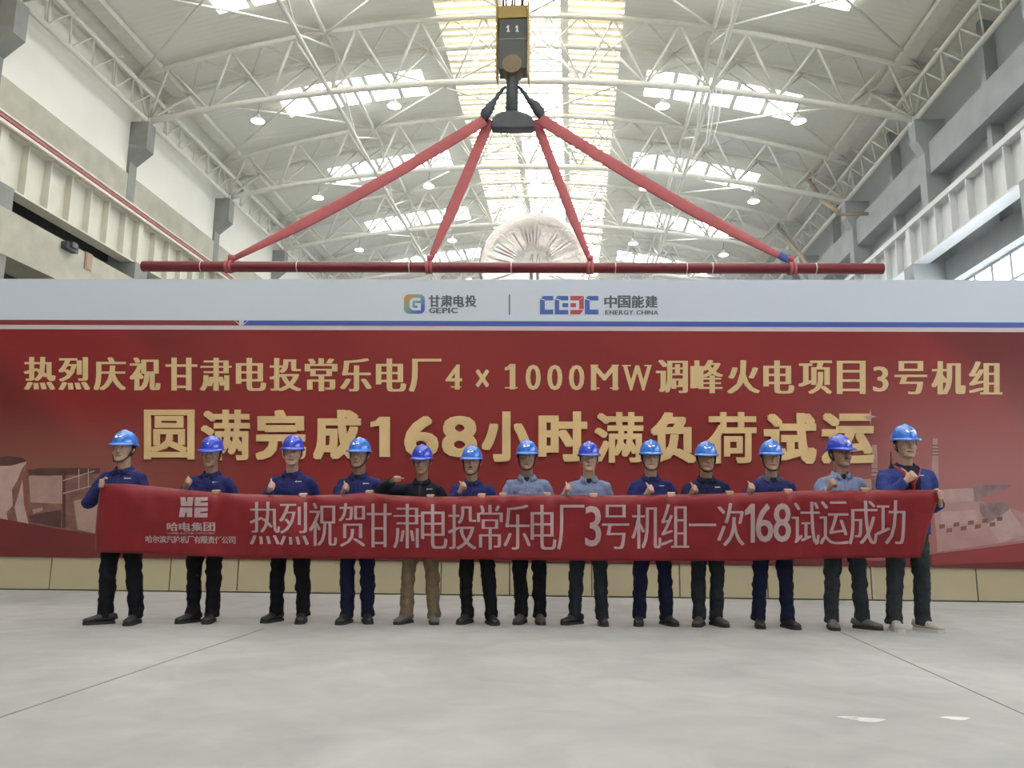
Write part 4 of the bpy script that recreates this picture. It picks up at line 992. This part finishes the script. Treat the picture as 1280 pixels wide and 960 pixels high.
HS = 1.0
def person(i, label, helm, top, legs, shoe, hel='a', skin=0, arms=(), yaw=0, splay=(-12, 12), bw=1.0, glasses=False, hood=None, strap=True, tilt_=0, mark=True, pockets=False, extra=None, sole='sole', beard=False):
    global HS
    base = PC[i]; Q = at_y(helm, base.y-.02); H = Q.z; s = H/1.845; HS = 1.14*s
    root = thing('person', label, 'person', (base.x, base.y, 0), 'workers holding the banner')
    fx = base.x; hx_, y = Q.x, base.y
    def sp(z): f = max(0, min(1, (z/s-.6)/.9)); return fx+(hx_-fx)*f**.8
    hc = Vector((hx_, y-.02, H-.16*HS)); RZ = Matrix.Rotation(math.radians(yaw), 3, 'Z') @ Matrix.Rotation(math.radians(tilt_), 3, 'X')
    T = lambda v: hc+RZ @ (v*HS)
    body = MB(); head_geo(body, T)
    neckb = Vector((sp(1.45*s), y+.015, 1.43*s))
    body.loft([T(Vector((0, .012, -.03))), T(Vector((0, .02, -.10))), (T(Vector((0, .03, -.14)))+neckb)/2, neckb, neckb-Vector((0, 0, .1*s))], [.05*HS, .053*HS, .053*HS, .062*s, .075*s], 16)
    rings = [(.80,.130,.095,0),(.90,.158,.108,0),(1.0,.150,.105,0),(1.15,.150,.100,0),(1.28,.150,.095,0),(1.36,.125,.080,.006),(1.43,.075,.062,.012)]
    body.loft([(sp(z*s), y+yo, z*s) for z, a, c, yo in rings], [(a*s, c*s) for z, a, c, yo in rings], 20, (1, 0, 0))
    # legs
    jk, tr, hipz = MB(), MB(), .90*s
    feet = []
    for q, sx in ((0, -1), (1, 1)):
        Fp = at_z(FEET[i][q], 0)+Vector((0, .06, 0)); feet.append(Fp)
        hp = Vector((sp(hipz)+sx*.088*s, y, hipz)); an = Vector((Fp.x, Fp.y+.04, .085*s)); kn = hp*.48+an*.52+Vector((sx*.008, -.02, 0))
        body.loft([hp+Vector((0, 0, .05)), hp*.6+kn*.4, kn, kn*.55+an*.45, an, Vector((an.x, an.y-.02, .05))], [.078*s, .072*s, .052*s, .052*s, .036*s, .04*s], 14)
        hem = Vector((an.x, an.y-.005, .055*s))
        tr.loft([hp+Vector((-sx*.01, 0, .04*s)), hp*.85+kn*.15, hp*.5+kn*.5, kn, kn*.6+an*.4, an*.8+kn*.2, hem], [(.100*s, .112*s), (.097*s, .108*s), (.085*s, .092*s), (.072*s, .080*s), (.070*s, .080*s), (.066*s, .076*s), (.070*s, .082*s)], 18, (1, 0, 0))
    tr.loft([(sp(z*s), y, z*s) for z in (.80, .86, .95, 1.04)], [(.13*s, .10*s), (.172*s, .118*s), (.178*s, .122*s), (.165*s, .115*s)], 20, (1, 0, 0))
    jr = [(.86,.188,.135,0),(.98,.182,.130,0),(1.15,.188,.132,0),(1.27,.200,.135,0),(1.35,.195,.122,.006),(1.40,.162,.102,.010),(1.435,.118,.088,.014),(1.455,.088,.078,.016),(1.463,.075,.072,.016)]
    jk.loft([(sp(z*s), y+yo, z*s) for z, a, c, yo in jr], [(a*s*bw, c*s*bw) if z < 1.44 else (a*s, c*s) for z, a, c, yo in jr], 24, (1, 0, 0))
    # arms
    cuffs = []
    for q, sx in ((0, -1), (1, 1)):
        spec = arms[q]; S = Vector((sp(1.4*s)+sx*.170*s*bw, y+.005, 1.375*s)); l1, l2 = .285*s, .255*s; k = s*1.0
        kind = spec[0]; pole = Vector(spec[3]) if len(spec) > 3 else Vector((sx*.35, .25, -1))
        if kind == 'down':
            E_, W = S+Vector((sx*.05, .03, -.28*s)), S+Vector((sx*.04, -.06, -.53*s)); a = (W-E_).normalized()
            fist(body, W+a*.05*k, a, Vector((0, -1, 0)), Vector((-sx, 0, 0)), k)
        elif kind == 'thumb':
            Fc = at_y(spec[1], yb_at(spec[1][0])+.055); W0 = Fc+Vector((sx*.02, .045, -.03)); E_, W = ik(S, W0, l1, l2, pole); a = (Fc-E_).normalized()
            u = Vector(spec[2]) if len(spec) > 2 and spec[2] else Vector((sx*-.02, .1, 1)); u = (u-u.dot(a)*a).normalized(); sd_ = a.cross(u)
            if sd_.x*sx > 0: sd_ = -sd_
            if len(spec) > 4: sd_ = Vector(spec[4]); sd_ = (sd_-sd_.dot(a)*a); sd_ = (sd_-sd_.dot(u)*u).normalized()
            W = fist(body, Fc, a, u, sd_, k)
        else:
            px = spec[1]; top_ = interp(TOPE, px[0])
            if kind == 'grip':
                G = BAN(px[0], top_); al, ov = Vector((-sx, 0, 0)), Vector((0, 0, 1)); wd_ = (Vector((sx*.15, .8, -.75))).normalized()
            else:   # side grip at a vertical edge
                G = at_y(px, yb_at(px[0])+.005); al, ov = Vector((0, 0, 1)), Vector((sx, 0, 0)); wd_ = Vector(spec[4] if len(spec) > 4 else (sx*.55, .75, -.25)).normalized()
            Wt = G+Vector((0, 1, 0))*.034*k+wd_*.10*k; E_, _ = ik(S, Wt, l1, l2, pole); W = grip(body, G, al, ov, k, wd_)
        body.loft([S, (S+E_)/2, E_, (E_+W)/2, W], [.046*s, .044*s, .030*s, .034*s, .024*s], 12)
        end = W-(W-E_).normalized()*.012
        jk.loft([S+Vector((-sx*.07*s, 0, .012)), S+Vector((sx*.004, 0, -.004)), S*.8+E_*.2+Vector((sx*.006, 0, 0)), (S*.5+E_*.5), E_*.9+S*.1, E_, E_*.87+W*.13, E_*.7+W*.3, (E_+W)/2, end], [(.060*s*bw, .066*s), (.064*s*bw, .072*s), (.068*s*bw, .074*s), (.068*s*bw, .072*s), (.066*s, .068*s), (.066*s, .066*s), (.064*s, .064*s), (.062*s, .062*s), (.056*s, .056*s), (.046*s, .046*s)], 16)
        cuffs.append((end, (end-E_).normalized()))
    bm_ = remesh(body, .0072, 2, .4); put(bm_, 'body', SKIN[skin], root)
    sd0 = i*7.3
    def wr(am, fz):
        def d(c): return am*(noise.noise(Vector((c.x*9+sd0, c.y*9, c.z*fz)))+.6*noise.noise(Vector((c.x*17+sd0, c.y*17, c.z*fz*1.8))))
        return d
    put(remesh(tr, .013, 3, .5, wr(.016, 13)), 'trousers', MT[legs], root)
    jm = 'shirt' if top == 'shirt' else 'jacket'
    jo = put(remesh(jk, .013, 2, .5, wr(.010, 12)), jm, MT[top], root)
    # collar with open points, undershirt wedge
    cm = MT[hood] if hood else MT[top]
    q = MB(); n = 26; vs = []; cz = 1.455*s; cx = sp(cz)
    for r_i in range(4):
        for k in range(n+1):
            t = math.radians(20+320*k/n)-math.pi/2; fr = abs(k-n/2)/(n/2)
            rr = (.071, .079, .104+.018*fr**2, .076)[r_i]; dz = (.046-.046*fr**2.2, .050-.046*fr**2.2, -.006-.042*fr**2, -.016-.036*fr**2)[r_i]
            vs.append((cx+rr*s*math.cos(t), y+.014-(.012*fr**2)+rr*.95*s*math.sin(t), cz+dz*s))
    fs = []
    for r_i in range(4):
        r2 = (r_i+1) % 4
        for k in range(n): fs.append((r_i*(n+1)+k, r_i*(n+1)+k+1, r2*(n+1)+k+1, r2*(n+1)+k))
    fs += [tuple(r*(n+1) for r in range(4)), tuple(r*(n+1)+n for r in (3, 2, 1, 0))]
    q.add(vs, fs); q.build('collar', cm, jo, True)
    def front(x, z, off=.004):     # point on the chest surface
        for (z0, a0, c0, o0), (z1, a1, c1, o1) in zip(jr[:-1], jr[1:]):
            if z0*s <= z <= z1*s: f = (z-z0*s)/((z1-z0)*s); a, c, yo = a0+(a1-a0)*f, c0+(c1-c0)*f, o0+(o1-o0)*f
        a, c = a*s*bw, c*s*bw; return Vector((sp(z)+x, y+yo-c*math.sqrt(max(.05, 1-(x/a)**2))-off, z))
    q = MB(); q.loft([front(0, z*s, .001) for z in (1.15, 1.25, 1.33, 1.37, 1.405)], [(.011, .004)]*5, 8, (1, 0, 0)); q.build('placket', cm if top == 'shirt' else MT['strap'] if top == 'blackj' else MT[top], jo, True)
    q = MB(); q.loft([front(0, 1.405*s, -.006), front(0, 1.43*s, .0), front(0, 1.452*s, -.004)], [(.008*s, .010), (.026*s, .014), (.034*s, .014)], 10, (1, 0, 0)); q.build('undershirt', MT['under'], jo, True)
    if mark:
        q = MB(); z = 1.372*s
        for (dx, wd, dz, hh) in ((.07, .012, 0, .012), (.088, .007, .001, .007), (.098, .006, .001, .008), (.107, .007, .001, .007), (.117, .006, .001, .008)):
            A0 = front(dx, z+dz, .006); q.box((A0.x, A0.y-.002, z+dz-hh/2), (A0.x+wd, A0.y+.006, z+dz+hh/2))
        q.build('chest_mark', MT['white'], jo)
    if pockets:
        for sx in (-1, 1):
            q = MB(); A0 = front(sx*.09, 1.335*s, .003); q.prism([A0+Vector((-.048, .004, .012)), A0+Vector((.048, .004, .012)), A0+Vector((.048, 0, -.018)), A0+Vector((0, -.002, -.034)), A0+Vector((-.048, 0, -.018))], (0, .016, 0)); q.build('pocket_flap', MT[top], jo)
    # shoes
    for (Fp, ang) in zip(feet, splay):
        d = Vector((math.sin(math.radians(ang)), -math.cos(math.radians(ang)), 0)); c0 = Vector((Fp.x, Fp.y, 0)); sdv = Vector((-d.y, d.x, 0))
        q = MB(); stn = [(-.105, .018, .05), (-.098, .034, .082), (-.05, .038, .094), (.01, .040, .092), (.06, .045, .072), (.11, .048, .056), (.15, .042, .046), (.172, .018, .034)]
        q.loft([c0+d*t*s+Vector((0, 0, .015+h*s/2)) for t, hw, h in stn], [(hw*s, h*s/2) for t, hw, h in stn], 16, sdv); sh = q.build('shoe', MT[shoe], root, True)
        q = MB(); q.prism([c0+d*t*s+sdv*hw*s*1.06 for t, hw, h in stn]+[c0+d*t*s-sdv*hw*s*1.06 for t, hw, h in stn[::-1]], (0, 0, .028*s)); q.build('sole', MT[sole], sh)
    # face details
    for sx in (-1, 1):
        q = MB(); q.ellipsoid(T(Vector((sx*.031, -.079, .008))), (.013*HS, .009*HS, .0065*HS), 12, 8, 0, RZ); q.ellipsoid(T(Vector((sx*.031, -.0855, .008))), (.0058*HS, .004*HS, .0058*HS), 10, 6, 1, RZ); q.build('eye', [MT['eyew'], MT['iris']], root, True)
        q = MB(); q.loft([T(Vector(v)) for v in ((sx*.014, -.0945, .034), (sx*.032, -.0925, .041), (sx*.052, -.078, .034))], [(.0045*HS, .003*HS), (.005*HS, .003*HS), (.003*HS, .002*HS)], 8); q.build('eyebrow', MT['hair'], root, True)
    q = MB(); q.loft([T(Vector(v)) for v in ((-.026, -.086, -.066), (-.01, -.0955, -.064), (0, -.0965, -.0655), (.01, -.0955, -.064), (.026, -.086, -.066))], [(.003*HS, .002*HS), (.0062*HS, .004*HS), (.0055*HS, .004*HS), (.0062*HS, .004*HS), (.003*HS, .002*HS)], 8, (0, 0, 1)); q.build('lips', MT['lip'], root, True)
    q = MB(); q.ellipsoid((0, .012, .02), (.079, .098, .102), 28, 18)
    bmh = bmesh.new(); mh = q.mesh('hair'); bmh.from_mesh(mh)
    bmesh.ops.delete(bmh, geom=[f for f in bmh.faces if f.calc_center_median().z < -.06 or (f.calc_center_median().y < -.012 and f.calc_center_median().z < .055 and abs(f.calc_center_median().x) < .085) or f.calc_center_median().z > .085], context='FACES')
    for v in bmh.verts: v.co = T(v.co)
    bmh.to_mesh(mh); bmh.free(); ho_ = put(mh, 'hair', MT['hair'], root); sm = ho_.modifiers.new('thick', 'SOLIDIFY'); sm.thickness = .008; sm.offset = 1
    if beard:
        q = MB(); q.loft([T(Vector(v)) for v in ((-.022, -.087, -.052), (0, -.0965, -.048), (.022, -.087, -.052))], [(.003*HS, .002*HS), (.005*HS, .003*HS), (.003*HS, .002*HS)], 8); q.build('moustache', MT['hair'], root, True)
    # helmet
    q = MB(); n = 48; vs = []; fs = []; rows = []
    rx, ry, rz, zr, cy = .097, .128, .122, .038, .012
    def row(fr, z, ex=0):
        r = []
        for k in range(n):
            t = 2*math.pi*k/n; x, yy = math.sin(t), -math.cos(t); front_ = max(0, -yy)
            X, Y = x*(rx*fr), yy*(ry*fr); e = ex*(.010+.040*front_**1.6) if ex else 0
            X += x*e; Y += yy*e; zz = z-(.014*front_**2 if ex else 0)
            r.append((X, Y, zz))
        return r
    rows.append(row(.93, zr+.004)); rows.append(row(.98, zr-.008)); rows.append(row(1.0, zr-.008, .97)); rows.append(row(1.0, zr-.002, 1.0)); rows.append(row(1.0, zr+.006, .85)); rows.append(row(1.0, zr+.008))
    for a in (10, 22, 34, 46, 57, 67, 76, 84, 89):
        f_ = math.radians(a); rw = row(math.cos(f_)**.9, zr+.008+(rz-.008)*math.sin(f_)); 
        rows.append([(X, Y, Z+.009*math.exp(-(X/.017)**2)*math.sin(f_)+.003*math.exp(-((abs(X)-.05)/.012)**2)*(Y > -.1)) for X, Y, Z in rw])
    for rw in rows: vs += [T(Vector((X, Y+cy, Z))) for X, Y, Z in rw]
    for a in range(len(rows)-1):
        for k in range(n): k2 = (k+1) % n; fs.append((a*n+k, a*n+k2, (a+1)*n+k2, (a+1)*n+k))
    fs.append(tuple(range((len(rows)-1)*n, len(rows)*n))); q.add(vs, fs)
    he = q.build('helmet', MT['hel_'+hel], root, .9)
    q = MB()
    for (dx, zz, ww, hh) in (((-.017, .098, .022, .020), (.014, .100, .024, .014), (-.002, .116, .020, .006)) if hel == 'a' else ((-.012, .098, .009, .024), (.008, .098, .009, .024), (-.002, .112, .012, .008)) if i == 11 else ((0, .096, .012, .014),)):
        f_ = math.asin(min(1, (zz-zr)/rz)); Y = cy-ry*math.cos(f_)**.9*math.sqrt(max(0, 1-(dx/(rx*math.cos(f_)))**2))
        cpt = [Vector((dx-ww/2, Y-.013, zz-hh/2)), Vector((dx+ww/2, Y-.013, zz-hh/2)), Vector((dx+ww/2, Y+.004, zz+hh/2)), Vector((dx-ww/2, Y+.004, zz+hh/2))]
        q.prism([T(v) for v in cpt], RZ @ Vector((0, .02*HS, -.002)))
    q.build('helmet_emblem', MT['white'], he)
    if strap:
        q = MB(); q.loft([T(Vector(v)) for v in ((-.088, .0, .03), (-.077, -.018, -.03), (-.063, -.045, -.08), (-.035, -.082, -.113), (0, -.094, -.121), (.035, -.082, -.113), (.063, -.045, -.08), (.077, -.018, -.03), (.088, .0, .03))], [(.0045*HS, .006*HS)]*9, 8); q.build('chin_strap', MT['strap'], he, True)
    if glasses:
        q = MB()
        for sx in (-1, 1):
            ring = [T(Vector((sx*.031+.022*math.cos(t), -.102+.004*abs(math.cos(t)), .004+.016*math.sin(t)))) for t in [2*math.pi*k/14 for k in range(15)]]
            q.loft(ring, .0022*HS, 6); q.tube(T(Vector((sx*.053, -.098, .008))), T(Vector((sx*.080, -.0, .012))), .002*HS, 6)
        q.tube(T(Vector((-.009, -.103, .008))), T(Vector((.009, -.103, .008))), .0022*HS, 6); q.build('glasses', MT['glass'], root, True)
    if hood:
        q = MB(); pts = []
        for k in range(13):
            t = math.radians(30+300*k/12)-math.pi/2; pts.append((cx+.112*s*math.cos(t), y+.03+.098*s*math.sin(t), cz-.018*s+.03*s*math.sin(t)*(1 if math.sin(t) > 0 else 1.6)))
        q.loft(pts, [.014*s]+[.024*s]*2+[.03*s]*7+[.024*s]*2+[.014*s], 10); q.build('hood', MT[hood], jo, True)
    if extra: extra(root, jo, front, s, y, sp, cz, T, cuffs)
    return root
def G_(x, y=0): return ('grip', (x, y))
def TB(x, y, *r): return ('thumb', (x, y))+r

def watch1(root, jo, front, s, y, sp, cz, T, cuffs):
    e, d = cuffs[0]; q = MB(); q.loft([e+d*.006, e+d*.012, e+d*.022, e+d*.028], [.026, .031, .031, .026], 14); q.build('wristwatch', MT['watch'], root, True)
person(0, 'person in blue jacket stretching one fist out to the upper left corner of the banner', (157, 538), 'navy', 'blk', 'shoe_k', 'a', 2,
       (('side', (127, 604), None, (-.75, .5, -.5)), ('down',)), 2, (-55, 6), extra=watch1)
person(1, 'person in blue jacket and royal blue helmet, feet together, behind the banner emblem', (266, 545), 'navy', 'blk', 'shoe_k', 'b', 1, (TB(233, 604), G_(270)), 6, (-28, 10), tilt_=6, strap=False)
person(2, 'person in blue jacket and royal blue helmet behind the first large banner characters', (367, 544), 'navy', 'blk', 'shoe_k', 'b', 2, (TB(337, 609), G_(379)), 14, (-22, 8), strap=False)
person(3, 'person in blue jacket, azure helmet and navy trousers beside the khaki trousers', (450, 547), 'navy', 'nvt', 'shoe_k', 'a', 1, (TB(430, 611), G_(462)), -4, (-10, 24))
person(4, 'person in black jacket and khaki trousers with a bent arm lifted sideways', (528, 556), 'blackj', 'khaki', 'shoe_g', 'b', 1, (TB(494, 598, (.9, 0, .4), (-1, .1, -.35), (0, -1, 0)), G_(538)), 0, (-24, 16), tilt_=4, strap=False)
person(5, 'person in blue jacket and azure helmet between khaki trousers and grey-blue shirt', (590, 557), 'navy', 'blk', 'shoe_k', 'a', 0, (TB(577, 609), G_(602)), 0, (-20, 24), beard=True, mark=False)
person(6, 'person in grey-blue shirt and azure helmet with both hands on the banner', (659, 550), 'shirt', 'blk', 'shoe_b', 'a', 1, (G_(629), G_(684)), 0, (-14, 10), mark=False, pockets=True)
person(7, 'person in grey-blue shirt and royal blue helmet with a thumb raised at mid banner', (736, 552), 'shirt', 'jean', 'shoe_k', 'b', 2, (TB(708, 612), G_(742)), 0, (-48, 6), mark=False, strap=False)
person(8, 'person in blue jacket with glasses and azure helmet, thumb raised before the chest', (813, 550), 'navy', 'nvt', 'shoe_k', 'a', 2, (TB(811, 613), G_(839)), 0, (-10, 26), glasses=True)
person(9, 'person in very dark navy jacket, azure helmet and dark grey jeans, thumb raised', (882, 552), 'navy2', 'jean', 'shoe_b', 'a', 1, (TB(866, 613), G_(912)), 0, (-22, 24))
person(10, 'person in blue jacket with a grey hood, azure helmet and wide navy trousers', (963, 550), 'navy', 'nvt', 'shoe_k', 'a', 0, (TB(937, 611), G_(985)), -5, (-6, 18), hood='hoodg', mark=False)
person(11, 'person in grey-blue shirt, glasses and royal blue helmet, head turned aside', (1049, 544), 'shirt', 'jean2', 'shoe_g', 'b', 1, (TB(1039, 606), G_(1081)), 16, (-6, 50), glasses=True, beard=True, mark=False, strap=False)
def parka(root, jo, front, s, y, sp, cz, T, cuffs):
    q = MB(); q.loft([front(0, z*s, -.014) for z in (1.16, 1.24, 1.32, 1.39, 1.43, 1.455)], [(.06*s, .022), (.075*s, .024), (.085*s, .024), (.085*s, .024), (.07*s, .022), (.05*s, .02)], 12, (1, 0, 0)); q.build('inner_jacket', MT['blackj'], jo, True)
    for sx in (-1, 1):
        q = MB(); q.loft([Vector((sp(cz)+sx*.105*s, y+.02, cz+.004)), front(sx*.098*s, 1.43*s, .012), front(sx*.06*s, 1.37*s, .016), front(sx*.012, 1.305*s, .022), front(0, 1.2*s, .02)], [(.021, .005)]*5, 8); q.build('red_lanyard', MT['redstrap'], jo, True)
    q = MB(); A0 = front(-.13*s, 1.43*s, -.02); q.loft([A0, A0+Vector((-.004, .0, .05)), A0+Vector((0, 0, .10)), A0+Vector((.004, 0, .18))], [.014, .012, .007, .005], 8); q.build('radio_antenna', MT['strap'], jo, True)
person(12, 'person in bright blue parka with red lanyard holding the right end of the banner', (1130, 531), 'parka', 'jean2', 'shoe_w', 'a', 2, (TB(1138, 596, None, (-.8, .1, -.8)), ('side', (1176, 619), None, (.15, .5, -1), (.2, .45, -.85))), 0, (-8, 34), bw=1.12, hood='blackj', strap=False, extra=parka, sole='sole_w')

# ------------------------------------------------------------------ thin haze in the air of the hall behind the backdrop
m, nt, o = new_mat('haze'); vs_ = N(nt, 'ShaderNodeVolumeScatter'); vs_.inputs['Density'].default_value = .0055; vs_.inputs['Color'].default_value = (.97, .98, 1, 1); vs_.inputs['Anisotropy'].default_value = .3
nt.links.new(vs_.outputs[0], o.inputs['Volume'])
p = MB(); p.box((XL+.5, 22.6, .05), (XR-.75, YF-.05, 17.9)); hz = p.build('haze', m, org=(XC, 40, 0)); tag(hz, 'faint bright haze in the air of the hall behind the backdrop', 'haze', kind='stuff')
